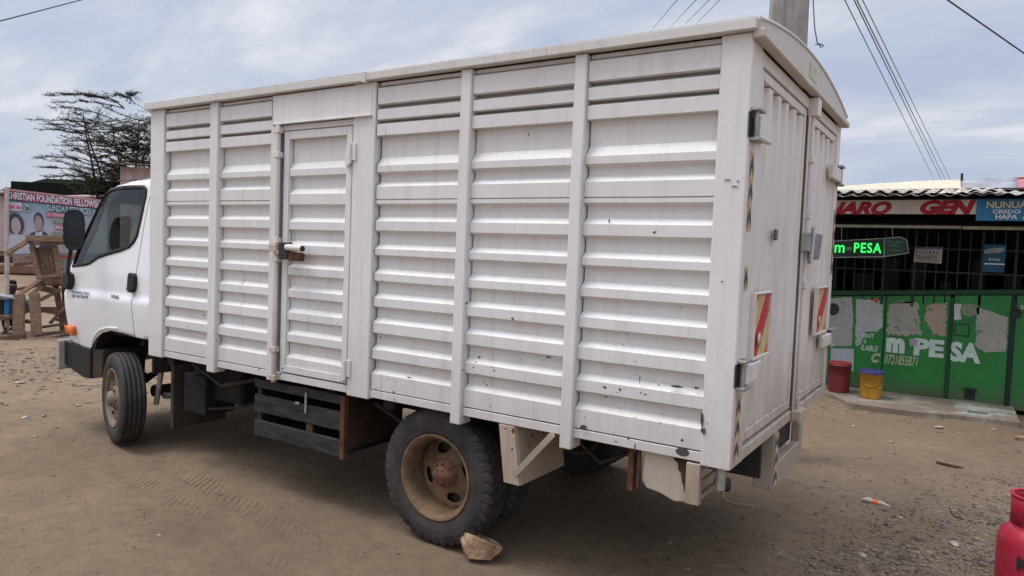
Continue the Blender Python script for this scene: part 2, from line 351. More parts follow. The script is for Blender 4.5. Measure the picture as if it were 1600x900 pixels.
UN = [2.169, 1.982, 1.824, 1.678, 1.525, 1.371, 1.213, 1.055]
def corr_profile(ztop, br, un, zend, yo, yi, seam=None):
    p = [(yi, ztop)]
    for i, (a, b) in enumerate(br):
        p += [(yi, a), (yo, b)]
        if i < len(un):
            z = un[i]
            if seam and b > seam > z: p += [(yo, seam+.004), (yo+.012, seam+.002), (yo+.012, seam-.003), (yo, seam-.004)]
            p += [(yo, z), (yi, z-.015)]
    p.append((yo, zend)); return p
def corr(name, x0, x1, prof, m, parent, seed):
    # densify between profile kinks so that dents read
    n = max(2, int((x1-x0)/.05)); mb = MB(); vs = []
    for (y, z) in prof:
        for i in range(n+1):
            x = x0+(x1-x0)*i/n
            dy = .0042*noise.noise(Vector((x*1.3, z*1.8, seed)))+.0005*noise.noise(Vector((x*7, z*9, seed)))
            dz = .0018*noise.noise(Vector((x*1.5, z*5, seed+5)))
            xo = .006 if (i == 0 and y > .05) else 0
            vs.append((x+xo, y+dy, z+dz))
    fs = [(j*(n+1)+i, j*(n+1)+i+1, (j+1)*(n+1)+i+1, (j+1)*(n+1)+i) for j in range(len(prof)-1) for i in range(n)]
    mb.add(vs, fs, False); return mb.build(name, m, parent, solid=.0015)
prof = corr_profile(2.385, BR, UN, .8665, .021, .053, 2.006)
bays = ((-4.352, -3.782), (-3.688, -3.127), (-2.172, -1.548), (-1.475, -.852), (-.783, -.137))
for i, (a, b) in enumerate(bays):
    corr('side_panel', a, b, prof, WHITE, lorry, i*3.3)
    for zt, zb in ((2.662, 2.567), (2.532, 2.477), (2.448, 2.383)):
        zt += random.uniform(-.002, .002)
        corr('louvre_slat', a+.001, b-.001, [(.07, zt+.022), (.062, zt+.02), (.012, zt), (.012, zb), (.045, zb-.003), (.05, zb+.006)], WHITE, lorry, i+zt)
    bx('louvre_backing', WHITE2, lorry, a-.005, b+.005, .075, .084, 2.38, 2.698); bx('louvre_head', WHITE, lorry, a+.002, b-.002, .03, .072, 2.676, 2.6975)
P('header_plate', WHITE, -3.105, -2.205, -.004, .03, 2.508, 2.69)
P('drip_strip', WHITE, -3.10, -2.20, -.022, .0, 2.496, 2.506, bevel=.002)
# the side door with its frame, corrugated leaf, hinges and bolt
door = P('side_door', WHITE, -2.995, -2.945, .008, .045, .872, 2.452)
for a in ((-2.42, -2.372, .872, 2.452), (-2.944, -2.421, 2.40, 2.452), (-2.944, -2.421, .872, .92)):
    bx('door_frame', WHITE, door, a[0], a[1], .008, .045, a[2], a[3])
dB = [(2.25, 2.205), (2.08, 2.045), (1.895, 1.867), (1.745, 1.714), (1.595, 1.568), (1.445, 1.418), (1.30, 1.272), (1.155, 1.127), (1.00, .972)]
dU = [2.165, 1.98, 1.818, 1.66, 1.521, 1.374, 1.226, 1.08]
corr('door_panel', -2.943, -2.422, corr_profile(2.40, dB, dU, .921, .018, .045, None), WHITE, door, 40)
bx('frame_head', WHITE, lorry, -3.055, -2.363, .01, .09, 2.458, 2.494)
for z in (2.27, .95):
    MB().box(-2.408, -2.374, -.012, .008, z-.06, z+.03).tube([(-2.366, -.014, z-.05), (-2.366, -.014, z+.07)], .011).box(-2.358, -2.325, -.01, 0, z-.03, z+.075).build('hinge', WHITE, door, .002)
rod = MB().tube([(-3.028, -.012, .80), (-3.028, -.012, 2.50)], .017, 12)
for z in (.83, 1.02, 1.62, 1.74, 2.30, 2.46): rod.box(-3.055, -3.0, -.032, .008, z-.018, z+.018)
rod.build('locking_rod', WHITE2, door, .002)
lk = MB().box(-3.06, -2.985, -.05, -.028, 1.665, 1.715).box(-3.01, -2.80, -.045, -.03, 1.655, 1.675).build('bolt_bracket', CREAMY, door, .002)
MB().tube([(-2.87, -.055, 1.70), (-2.70, -.075, 1.695)], .021, 14).build('bolt_tube', WHITE2, lk)
MB().lathe([(0, .0001), (0, .018), (-.002, .018)], (-2.697, -.0757, 1.695), (1, -.1, 0), 14).build('bolt_tube_bore', BLACK, lk)
MB().box(-2.945, -2.855, -.064, -.02, 1.62, 1.73).build('burnt_patch_plate', TAR, lk, .004)
MB().box(-2.855, -2.735, -.06, -.02, 1.615, 1.668).build('latch_block', RUST, lk, .006)
# small chips knocked through the paint
def chip(x, z, rx, rz, y, m=TAPEB, seed=0, nm='paint_chip'):
    rn = random.Random(seed+x*97); poly = [(x+rx*math.cos(2*PI*k/9)*rn.uniform(.6, 1.2), z+rz*math.sin(2*PI*k/9)*rn.uniform(.6, 1.2)) for k in range(9)]
    MB().prism(poly, (0, y, 0), (1, 0, 0), (0, 0, 1), (0, 1, 0), .003).build(nm, m, lorry)
MB().prism([(-.222+.032*math.cos(k*.314), .846+.019*math.sin(k*.314)) for k in range(20)], (0, .0165, 0), (1, 0, 0), (0, 0, 1), (0, 1, 0), .002).build('rail_hole', TAPEB, lorry)
for i_, (px_, py_, rx, rz, y) in enumerate(((504, 345, .008, .006, .05), (535, 330, .014, .004, .05), (470, 512, .006, .006, .05), (527, 518, .012, .006, .05), (634, 401, .008, .006, .06), (643, 432, .005, .005, .06), (746, 554, .006, .009, .06), (749, 558, .007, .005, .05), (857, 558, .014, .005, .045), (852, 467, .008, .006, .06),
        (1058, 604, .030, .006, .022), (1088, 606, .012, .006, .024), (1042, 664, .02, .004, .024), (1052, 664, .01, .004, .024), (1000, 592, .002, .02, .022), (1099, 673, .012, .016, -.003), (1097, 655, .006, .04, -.003), (952, 345, .004, .010, .024), (1128, 440, .004, .004, -.003), (1137, 281, .016, .0016, -.001), (1148, 291, .014, .0014, -.001), (1153, 283, .006, .003, -.001), (992, 700, .004, .022, .005), (1066, 688, .006, .008, .005), (912, 668, .025, .012, .005), (640, 590, .02, .004, .006), (595, 527, .006, .006, .03))):
    p_ = on(px_, py_, 1, y); chip(p_.x, p_.z, rx, rz, y-.003, seed=i_)
# roof: arched skin, cant rails, rear fascia
def arch(y): t = (y+.03)/(W+.06); return 2.748+.118*(1-(2*t-1)**2)
mb = MB(); ny = 24; vs = [(x, -.035+(W+.045)*j/ny, arch(-.035+(W+.045)*j/ny)) for x in (-L-.03, -2.24, .015) for j in range(ny+1)]
mb.add(vs, [(i*(ny+1)+j, i*(ny+1)+j+1, (i+1)*(ny+1)+j+1, (i+1)*(ny+1)+j) for i in range(2) for j in range(ny)], True)
mb.build('roof', ROOFW, lorry, solid=.006)
for y0, y1 in ((-.037, .02), (W-.02, W+.012)):
    P('cant_rail', ROOFW, -L-.035, -2.245, y0, y1, 2.699, 2.744, bevel=.004); P('cant_rail', ROOFW, -2.238, .018, y0, y1, 2.701, 2.748, bevel=.004)
P('joint_cap', ROOFW, -2.26, -2.225, -.043, .02, 2.69, 2.755, bevel=.003)
pts = [(-.01, 2.70)]+[(-.01+(W+.02)*j/28, arch(-.01+(W+.02)*j/28)-.002) for j in range(29)]+[(W+.01, 2.70)]
FASC = paint('fascia_dingy_white', (.55, .50, .45), .8, 1.2, seed=31)
MB().prism(pts, (.0, 0, 0), (0, 1, 0), (0, 0, 1), (1, 0, 0), .03).build('rear_fascia', FASC, lorry, .003)
MB().tube([(.030, -.015+(W+.03)*j/28, arch(-.015+(W+.03)*j/28)-.004) for j in range(29)], .008, 8).build('fascia_edge', ROOFW, lorry)
lip = MB().prism([(-.012, 2.668), (-.012, 2.708), (W+.01, 2.708), (W+.01, 2.672), (1.05, 2.672), (.93, 2.664), (.8, 2.668)], (.0, 0, 0), (0, 1, 0), (0, 0, 1), (1, 0, 0), .052)
lip.build('fascia_lip', FASC, lorry, .006)
# far side, front and floor
mb = MB().box(-L, -.101, W-.06, W, ZB, 2.70).box(-L, -L+.04, .02, W-.06, ZB, 2.70); mb.prism([(.02, 2.70)]+[(-.02+(W+.04)*j/20, arch(-.02+(W+.04)*j/20)-.004) for j in range(21)]+[(W-.02, 2.70)], (-L, 0, 0), (0, 1, 0), (0, 0, 1), (1, 0, 0), .03).build('far_wall', WHITE, lorry)
P('floor', DARKM, -L+.05, -.05, .1, W-.07, ZB+.003, ZB+.05)
# rear end
P('rear_sill', WHITE2, -.10, .002, .171, W-.001, ZB-.004, .868, bevel=.004)
P('rear_header', WHITE2, -.05, -.002, .171, W-.14, 2.60, 2.662)
P('rear_corner_post', WHITE2, -.10, -.0, W-.135, W-.001, .87, 2.70, bevel=.004)
P('rear_corner_face', WHITE2, -.06, .0025, .004, .185, ZB-.006, 2.66, bevel=.003)
def rear_door(y0, y1, gys, gw):
    # leaf with vertical pressed grooves, each open at the top into a small dark wedge
    z0, z1 = .885, 2.592; x = -.012; d = .035
    root = MB().box(x-.03, x+.004, y0, y0+.05, z0, z1).build('rear_door', WHITE2, lorry, .003)
    for a in ((y1-.05, y1, z0, z1), (y0+.051, y1-.051, z1-.045, z1), (y0+.051, y1-.051, z0, z0+.05)):
        bx('door_frame', WHITE2, root, x-.03, x+.004, *a)
    ys_ = [y0+.051]; 
    prof_ = [(x-.002, y0+.051)]
    for g in gys: prof_ += [(x-.002, g-gw/2), (x-d, g-gw/2+.02), (x-d, g+gw/2-.02), (x-.002, g+gw/2)]
    prof_.append((x-.002, y1-.051))
    mb = MB(); nz = 30; vs = []
    for (px_, py_) in prof_:
        for k in range(nz+1):
            z = z0+.052+(z1-.05-z0-.052)*k/nz
            dd_ = (0 if px_ > x-.01 else d-.015-.022*max(0, 1-(z1-.05-z)/.16))
            vs.append((px_+dd_+.003*noise.noise(Vector((py_*3, z*3, 7))), py_+.002*noise.noise(Vector((py_, z*4, 2))), z))
    mb.add(vs, [(j*(nz+1)+k, j*(nz+1)+k+1, (j+1)*(nz+1)+k+1, (j+1)*(nz+1)+k) for j in range(len(prof_)-1) for k in range(nz)])
    mb.build('door_panel', WHITE2, root, solid=.0015)
    return root
dl = rear_door(.192, 1.205, [.274+.045, .454+.045, .63+.045, .80+.045, .978+.045], .11)
dr = rear_door(1.285, W-.14, [1.482+.04, 1.671+.04, 1.843+.04, 2.021+.04], .11)
MB().box(-.05, -.035, 1.206, 1.284, .87, 2.66).build('door_gap_strip', DARKM, lorry)
rod = MB().tube([(.012, 1.262, .84), (.012, 1.262, 2.655)], .017, 12).tube([(.006, 1.222, .87), (.006, 1.222, 2.56)], .008, 8)
for z in (.92, 1.6, 2.0, 2.32, 2.60): rod.box(-.01, .034, 1.238, 1.286, z-.022, z+.022)
rod.box(-.01, .05, 1.225, 1.31, 2.56, 2.66); rod.build('locking_rod', WHITE2, dr, .003)
P('bolt_socket', CREAMY, .003, .055, 1.20, 1.36, .800, .872, bevel=.005)
MB().prism([(1.27, 1.745), (1.27, 1.90), (1.57, 1.905), (1.50, 1.75)], (.01, 0, 0), (0, 1, 0), (0, 0, 1), (1, 0, 0), .045).build('lock_cover', mat('dull_grey_steel', (.20, .19, .18), .6, scale=10), dr, .006)
MB().box(.0, .05, 1.20, 1.30, 1.79, 1.90).tube([(.05, 1.24, 1.72), (.06, 1.24, 1.93)], .014).build('lock_hasp', STEEL, dr, .006)
def hinge(ya, yb, z0, z1, pin, par):
    MB().box(.004, .032, ya, yb, z0, z1).build('hinge_leaf', WHITE2, par, .004)
    h = MB().tube([(.02, pin, z0-.02), (.02, pin, z1+.035)], .012, 10)
    s_ = 1 if pin < 1 else -1
    for z in (z0-.012, z1+.022): h.box(.004, .042, min(pin-s_*.035, pin+s_*.07), max(pin-s_*.035, pin+s_*.07), z-.007, z+.007)
    h.build('hinge_pin', STEEL, par, .002)
    P('hinge_pocket', BLACK, .002, .0045, min(pin-.055, pin+.04), max(pin-.055, pin+.04), z0-.005, z1+.01, bevel=0, parent=par)
hinge(.075, .29, 2.262, 2.355, .045, dl); hinge(.075, .33, 1.180, 1.265, .045, dl)
hinge(1.93, 2.27, 2.285, 2.375, 2.315, dr); hinge(1.93, 2.27, 1.165, 1.245, 2.315, dr)
def reflector(y0, y1, z0, z1, par):
    fr = MB().box(.0, .026, y0, y0+.012, z0, z1).box(.0, .026, y1-.012, y1, z0, z1).box(.0, .026, y0+.012, y1-.012, z1-.01, z1).box(.0, .026, y0+.012, y1-.012, z0, z0+.01)
    root = fr.build('reflector_box', WHITE2, par, .002)
    bx('reflector_plate', YELR, root, .001, .012, y0+.013, y1-.013, z0+.011, z1-.011, bevel=0)
    w_ = y1-y0; h_ = z1-z0
    for k in (-1, 0, 1, 2):
        b0 = k*.30-.1                                   # slanting red bars clipped to the plate
        poly = []
        for (u, v) in ((0, b0), (0, b0+.15), (w_-.028, b0+.15+.30), (w_-.028, b0+.30)): poly.append((u, v))
        H = h_-.024
        def clip(poly, f, inter):
            o_ = []
            for i in range(len(poly)):
                a, b = poly[i-1], poly[i]
                if f(b):
                    if not f(a): o_.append(inter(a, b))
                    o_.append(b)
                elif f(a): o_.append(inter(a, b))
            return o_
        for lim, sg in ((0, 1), (H, -1)):
            if not poly: break
            poly = clip(poly, lambda q: (q[1]-lim)*sg >= 0, lambda a, b: (a[0]+(b[0]-a[0])*(lim-a[1])/(b[1]-a[1]), lim))
        if len(poly) > 2: MB().prism(poly, (.012, y0+.014, z0+.012), (0, 1, 0), (0, 0, 1), (1, 0, 0), .002).build('red_bar', REDR, root)
    MB().lathe([(0, .001), (.012, .035), (.014, .001)], (.016, y0+.09, z0+.09), (1, 0, 0), 20).build('lamp_lens', mat('clear_lens', (.6, .45, .4), .2, bump=0), root)
reflector(.185, .50, 1.275, 1.585, dl); reflector(1.70, 2.10, 1.268, 1.575, dr)
text('8', (.0, .535, 1.832), (0, 1, 0), (0, 0, 1), .075, .058, INK, dl, bold=.05, lift=.004)
text('I', (.0, .622, 1.832), (0, 1, 0), (0, 0, 1), .012, .058, GREYINK, dl, lift=.004)
def chevrons(x, y0, y1, z0, z1, n):
    t = bx('reflective_tape', TAPEY, lorry, x, x+.0015, y0, y1, z0, z1, bevel=0)
    hh = (z1-z0)/n
    for i in range(n):
        z = z0+i*hh+.01; ym = (y0+y1)/2
        MB().prism([(y0+.001, z), (ym, z+hh*.35), (y1-.001, z), (y1-.001, z+hh*.4), (ym, z+hh*.78), (y0+.001, z+hh*.4)], (x+.0015, 0, 0), (0, 1, 0), (0, 0, 1), (1, 0, 0), .001).build('chevron', TAPEB, t)
chevrons(.0035, .04, .10, 1.86, 2.20, 3); chevrons(.0035, .04, .10, .84, 1.13, 3); chevrons(.0035, .05, .10, 1.60, 1.70, 1)
chevrons(.0035, W-.09, W-.04, 1.65, 2.10, 4)
text('ISUZU', (.032, 1.15, 2.74), (0, 1, 0), (0, 0, 1), .001, .001, GREYINK, lorry) if False else None
MB().box(.031, .033, 1.02, 1.22, 2.735, 2.81).build('faded_sticker', mat('faded_sticker', (.46, .47, .33), .7, var=.3, scale=40), lorry)
# underrun frame below the rear sill
GUARD = paint('guard_dull_paint', (.40, .36, .31), .8, 1.3, seed=41, zlow=.5)
ur = P('underrun_guard', GUARD, -.045, .004, .92, 1.50, .505, .63, bevel=.006)
for y, xd in ((.83, -.10), (1.505, -.05)): bx('guard_post', GUARD, ur, xd, .002, y, y+.085, .50, .81, bevel=.005)
chevrons(.0045, .835, .91, .52, .80, 3)
P('dark_under_board', BLACK, -.60, -.012, .60, .63, .618, .80); P('dark_under_board', BLACK, -.07, -.055, .90, 1.50, .632, .808)  # dark underfloor panel; second black board added as the guard opening's shade
# corner step frame, hanging board
st = MB().box(-.20, -.135, .012, .05, .615, .805).tube([(-.155, .04, .632), (-.155, .50, .632)], .014).tube([(-.155, .04, .70), (-.155, .40, .70)], .010).tube([(-.155, .04, .765), (-.155, .45, .765)], .014).tube([(-.155, .30, .632), (-.10, .31, .80)], .01)
st.build('corner_step', WHITE2, lorry, .003)
MB().tube([(-.06, .10, .80), (-.06, .12, .72), (-.08, .2, .68), (-.12, .3, .64)], .008).tube([(-.05, .05, .80), (-.05, .05, .70)], .02).build('wire_bracket', STEEL, lorry)
MB().lathe([(0, .001), (0, .032), (.02, .032), (.02, .001)], tuple(on(1131, 757, 0, -.06)), (1, -.2, .2), 20).build('tail_lamp', BLACK, lorry)
poly = [(-.415, .815), (-.425, .67), (-.40, .635), (-.33, .625), (-.26, .60), (-.205, .61), (-.205, .815)]
MB().prism(poly, (0, .045, 0), (1, 0, 0), (0, 0, 1), (0, 1, 0), .018).build('hanging_board', paint('scraped_board', (.55, .50, .42), .9, 1.2, (.2, .12, .07), seed=21), lorry, .004)
MB().prism([(-.275, .812), (-.206, .812), (-.206, .655), (-.214, .66), (-.219, .69), (-.226, .70), (-.232, .74), (-.246, .755), (-.25, .785), (-.268, .795)], (0, .041, 0), (1, 0, 0), (0, 0, 1), (0, 1, 0), .003).build('burnt_corner', CRE, lorry)
MB().box(-.50, -.47, .05, .10, .60, .815).box(-.445, -.43, .03, .05, .62, .83).build('rust_bracket', RUST, lorry, .003)
# mudguard with stay
mg = MB().box(-1.235, -1.135, .018, .03, .50, .81).box(-1.145, -1.13, .032, .50, .50, .81)
mg.v = [(x - (.0 if z > .6 else -.045), y, z) for x, y, z in mg.v]
mg = mg.build('mudguard', CREAMY, lorry, .003)
MB().beam((-1.115, .010, .560), (-.895, .014, .815), (0, .004, 0), (.012, 0, -.011)).build('stay', WHITE2, mg, .002)
MB().beam((-1.1, .42, .62), (-.82, .45, .80), (0, .004, 0), (.010, 0, .010)).build('stay', CREAMY, mg, .002)
# tool crate
tb = P('tool_crate', TAR, -3.33, -2.445, .07, .095, .375, .485, bevel=.004)
for a in ((-3.33, -2.445, .07, .095, .545, .665), (-3.33, -2.445, .07, .095, .715, .775), (-3.33, -3.29, .096, .13, .375, .775)): bx('crate_slat', TAR, tb, *a)
bx('crate_post', RUST, tb, -2.475, -2.435, .062, .10, .365, .775)
bx('crate_end', CRE, tb, -2.46, -2.44, .10, .62, .42, .80)
bx('crate_end', TAR, tb, -3.32, -3.30, .13, .62, .38, .80); bx('crate_floor', TAR, tb, -3.29, -2.48, .10, .62, .38, .40); bx('crate_back', DARKM, tb, -3.29, -2.48, .60, .62, .41, .80)
bx('crate_batten', WOOD, tb, -2.83, -2.77, .098, .12, .46, .57); bx('crate_latch', STEEL, tb, -2.80, -2.785, .055, .069, .61, .75); bx('crate_latch', STEEL, tb, -2.90, -2.86, .06, .069, .655, .675)
# chassis and driveline
cy = W/2
MB().box(-5.9, -.2, cy-.42, cy-.34, .60, .80).box(-5.9, -.2, cy+.34, cy+.42, .60, .80).build('chassis_rail', DARKM, lorry)
mb = MB()
for x in (-.3, -1.2, -2.1, -2.6, -3.2, -3.9, -4.4): mb.box(x-.04, x+.04, .10, W-.1, .735, .80)
mb.build('cross_bearers', DARKM, lorry)
MB().tube([(-1.665, .25, .40), (-1.665, W-.25, .40)], .065, 14).lathe([(-.2, .07), (-.13, .15), (0, .2), (.13, .15), (.2, .07)], (-1.665, cy, .40), (0, 1, 0), 20).build('rear_axle', DARKM, lorry)
for y in (cy-.45, cy+.45):
    mb = MB()
    for k in range(6):
        l = .62-.08*k; mb.tube([(-1.665-l, y, .60-.02*k+.02), (-1.665-l/2, y, .52-.016*k), (-1.665, y, .49-.016*k), (-1.665+l/2, y, .52-.016*k), (-1.665+l, y, .60-.02*k+.02)], .014, 4, smooth=False)
    mb.build('leaf_spring', DARKM, lorry)
MB().tube([(-5.06, .35, .40), (-5.06, W-.35, .36)], .05).build('front_axle', DARKM, lorry)
MB().tube([(-4.4, cy, .60), (-3.0, cy, .52), (-1.8, cy, .42)], .045).build('drive_shaft', DARKM, lorry)
MB().tube([(-5.4, cy+.2, .5), (-3.2, cy+.55, .5), (-2.3, cy+.5, .52), (-1.4, cy+.45, .62), (-.2, cy+.5, .55)], .035).build('exhaust_pipe', RUST, lorry)
P('gearbox', DARKM, -5.5, -4.1, cy-.3, cy+.3, .38, .95, bevel=.05)
P('battery_box', DARKM, -4.55, -3.95, .42, .72, .42, .78, bevel=.02)
P('fuel_tank', DARKM, -4.3, -3.5, W-.75, W-.25, .40, .78, bevel=.06)
MB().box(-4.72, -4.68, .30, .80, .14, .70).build('front_mud_flap', mat('mud_flap', (.06, .048, .04), .9, scale=8), lorry, .004)
MB().box(-4.60, -4.30, .34, .62, .30, .62).tube([(-4.72, .5, .62), (-4.2, .5, .42)], .03).build('air_tank', DARKM, lorry, .02)
MB().tube([(-1.02, .95, .45), (-.52, .95, .45)], .0001).v
MB().lathe([(-.09, .12), (-.10, .30), (-.06, .375), (.06, .375), (.10, .30), (.09, .12)], (-.78, 1.28, .62), (0, .12, 1), 40).build('spare_wheel', RUBBER, lorry)

for y in (.33, W-.33):
    mb = MB()
    for k in range(5):
        l = .55-.08*k; mb.tube([(-5.30-l, y+.1, .66-.02*k), (-5.30, y+.1, .50-.016*k), (-5.30+l, y+.1, .66-.02*k)], .014, 4, smooth=False)
    mb.build('leaf_spring', DARKM, lorry)
for k, q in enumerate((((-4.4, .3, .72), (-4.0, .28, .60), (-3.6, .3, .70)), ((-4.7, .4, .5), (-4.4, .35, .34), (-4.0, .45, .40), (-3.5, .6, .6)), ((-2.4, .3, .70), (-2.1, .35, .56), (-1.9, .5, .5)), ((-1.0, .4, .72), (-.8, .38, .60), (-.55, .45, .72)), ((-3.2, .7, .62), (-2.2, .75, .58), (-1.7, .7, .52)))):
    MB().tube(q, .012 if k % 2 else .016, 8).build('hose', RUBBER, lorry)
MB().tube([(-5.0, .42, .36), (-4.72, .42, .40)], .03).tube([(-4.98, .33, .30), (-4.9, .33, .62)], .022).build('steering_link', STEEL, lorry)
# ---- wheels
def rim_plate(y_c, R0, holes, hr, hub, dish, m, root, name='rim_disc', phase=.62):
    out_ = [(R0*math.cos(2*PI*k/48), R0*math.sin(2*PI*k/48)) for k in range(48)]
    hs = []
    for k in range(holes):
        a = 2*PI*k/holes+phase; c = (hub*math.cos(a), hub*math.sin(a)); t = (-math.sin(a), math.cos(a))
        hs.append([(c[0]+hr*1.35*math.cos(u)*t[0]+hr*.85*math.sin(u)*math.cos(a), c[1]+hr*1.35*math.cos(u)*t[1]+hr*.85*math.sin(u)*math.sin(a)) for u in [2*PI*q/16 for q in range(16)]])
    def fn(u, v): return (u, y_c+dish(math.hypot(u, v)), v)
    return plate(out_, hs, .016, fn).build(name, m, root, solid=.006)
def tyre_mb(R, wd, ri, tread):
    h = wd/2
    prof_ = [(-h*.80, ri), (-h*.93, ri+.02), (-h, ri+.06), (-h*1.0, (ri+R)/2+.015), (-h*.94, R-.035), (-h*.86, R-.014)]
    if tread == 'rib':
        g = .010
        for a in (-.55, -.18, .18, .55):
            prof_ += [(h*(a-.05), R-.001), (h*(a-.04), R-g), (h*(a+.04), R-g), (h*(a+.05), R-.001)]
    else:
        for a in (-.70, -.5, -.3, -.27, -.23, -.2, 0, .2, .23, .27, .3, .5, .70):
            prof_.append((h*a, R-(.010 if abs(abs(a)-.25) < .03 else 0)))
    prof_ += [(h*.86, R-.014), (h*.94, R-.035), (h*1.0, (ri+R)/2+.015), (h, ri+.06), (h*.93, ri+.02), (h*.80, ri)]
    n = 240; NP = len(prof_)
    def rf(j, k):
        if tread == 'rib': return 0
        a = prof_[j][0]/h; ph = (k+int(6*abs(a))) % 6 if abs(a) > .28 else (k+3) % 8
        if abs(a) > .28 and prof_[j][1] > R-.04: return -.011 if ph < 2 else 0
        if abs(a) < .22 and prof_[j][1] > R-.03: return -.006 if ph < 1 else 0
        return 0
    return MB().lathe(prof_, (0, 0, 0), (0, 1, 0), n, smooth=(tread == 'rib'), rfun=rf)
def bolts(root, y, r, n, s):
    for k in range(n):
        a = 2*PI*k/n; MB().lathe([(0, s), (-.018, s), (-.018, .001)], (r*math.cos(a), y, r*math.sin(a)), (0, 1, 0), 6, smooth=False).build('wheel_nut', HUBR, root)
def rear_wheel(x, y, side, outer=True):
    root = bpy.data.objects.new('wheel', None); C.objects.link(root); root.parent = lorry; root.location = (x, y, .398); root.scale = (1, side, 1)
    tyre_mb(.402, .205, .245, 'lug').build('tyre', RUBBER, root)
    rb = MB().lathe([(-.083, .250), (-.094, .253), (-.094, .245), (-.075, .226), (-.03, .216), (.045, .212), (.075, .226), (.09, .25)], (0, 0, 0), (0, 1, 0), 64)
    rb.build('rim', RIMB, root, solid=.006)
    if outer:
        rim_plate(0, .213, 4, .038, .150, lambda r: .055-.03*max(0, min(1, (.19-r)/.09)) if r < .19 else .055-.0*r, RIMB, root, phase=-1.28)
        MB().lathe([(.03, .085), (-.01, .078), (-.02, .055), (-.045, .050), (-.05, .001)], (0, 0, 0), (0, 1, 0), 32).build('hub', HUBR, root)
        bolts(root, -.012, .067, 8, .008); bolts(root, -.045, .038, 6, .005)
        MB().lathe([(.075, .205), (.075, .001)], (0, 0, 0), (0, 1, 0), 32).build('brake_drum', BLACK, root)
    return root
XR = -1.715
rear_wheel(XR, .18, 1); rear_wheel(XR, .43, 1, False); rear_wheel(XR, W-.18, -1); rear_wheel(XR, W-.43, -1, False)
FRIM = mat('dusty_grey_rim', (.13, .10, .075), .7, col2=(.27, .21, .15), scale=6, bump=.3)
def front_wheel(x, y, side, steer):
    root = bpy.data.objects.new('wheel', None); C.objects.link(root); root.parent = lorry; root.location = (x, y, .332)
    root.rotation_euler = (0, 0, steer); root.scale = (1, side, 1)
    tyre_mb(.392, .20, .245, 'rib').build('tyre', RUBBER, root)
    MB().lathe([(-.08, .250), (-.092, .253), (-.092, .245), (-.07, .228), (.0, .214), (.07, .228), (.09, .25)], (0, 0, 0), (0, 1, 0), 64).build('rim', FRIM, root, solid=.006)
    rim_plate(0, .222, 5, .030, .162, lambda r: -.055 if r < .12 else -.055-.035*math.sin(min(1, (r-.12)/.1)*PI)*0.5+.02*max(0, (r-.16)/.06), FRIM, root)
    MB().lathe([(-.05, .11), (-.075, .10), (-.08, .065), (-.12, .06), (-.125, .001)], (0, 0, 0), (0, 1, 0), 32).build('hub', FRIM, root)
    bolts(root, -.075, .083, 6, .013)
    MB().lathe([(.02, .20), (.02, .001)], (0, 0, 0), (0, 1, 0), 32).build('brake_drum', BLACK, root)
    return root
front_wheel(-5.30, .225, 1, -.27); front_wheel(-5.43, W-.315, -1, -.22)

# ---- cab
Y0 = .17
def tum(z): return .055*max(0, z-1.40)/.8 - (.0 if z > 1.225 else .022*min(1, (1.225-z)/.03)) + (.03*max(0, (1.19-z)/.3)**1.5 if z < 1.19 else 0)
def cabpt(px, py):                 # sighted point on the cab's leaning side
    y = Y0
    for _ in range(6):
        p = on(px, py, 1, y); y = Y0+max(0, tum(p.z))
    return (p.x, p.z)
front = [(-6.235, .75), (-6.245, .9), (-6.255, 1.10), (-6.25, 1.30), (-6.22, 1.40), (-6.17, 1.47)]
wsc = [(lambda q: (q[0]-.045*(q[1] < 2.19), q[1]))(cabpt(*p)) for p in ((121, 382), (141, 342), (155, 313), (163, 300), (173, 290), (186, 284), (206, 279), (236, 275))]
top_rear = (-4.78, wsc[-1][1]+.01)
prof_side = front+wsc+[top_rear]                 # the curved edge: front, windscreen pillar, roof
bottom = [(-4.78, .885), (-5.0, .882), (-5.2, .90), (-5.42, .905), (-5.58, .87), (-5.68, .81), (-5.74, .74), (-5.78, .70), (-5.99, .70)]
outline = prof_side+bottom
winp = [cabpt(*p) for p in ((114, 416), (119, 396), (138, 352), (152, 318), (161, 303), (170, 296), (186, 292.5), (208, 291.5), (226, 292), (229.5, 297), (228.5, 306), (222, 337), (215, 368), (210, 378), (203, 385.5), (190, 391), (172, 396), (154, 402), (148, 406), (141, 411), (133, 413.5))]
RC = .09
def inset(x, z):
    d = min(seglen((x, z), prof_side[i], prof_side[i+1]) for i in range(len(prof_side)-1))
    return 0 if d >= RC else RC-math.sqrt(max(0, RC*RC-(RC-d)**2))
def side_fn(off=0, mirror=False):
    def f(x, z):
        y = Y0+tum(z)+inset(x, z)+off
        return (x, (W-y) if mirror else y, z)
    return f
seam_r = [cabpt(*p) for p in ((237, 300), (232, 318), (226, 350), (219, 392), (214.5, 420), (211, 450), (209.5, 474), (210, 500), (211.5, 528))]
cab = plate(outline, [winp], .026, side_fn()).build('cab', CABW, lorry, solid=.004)
plate(outline, [winp], .07, side_fn(0, True)).build('cab_side', CABW, cab, solid=.004)
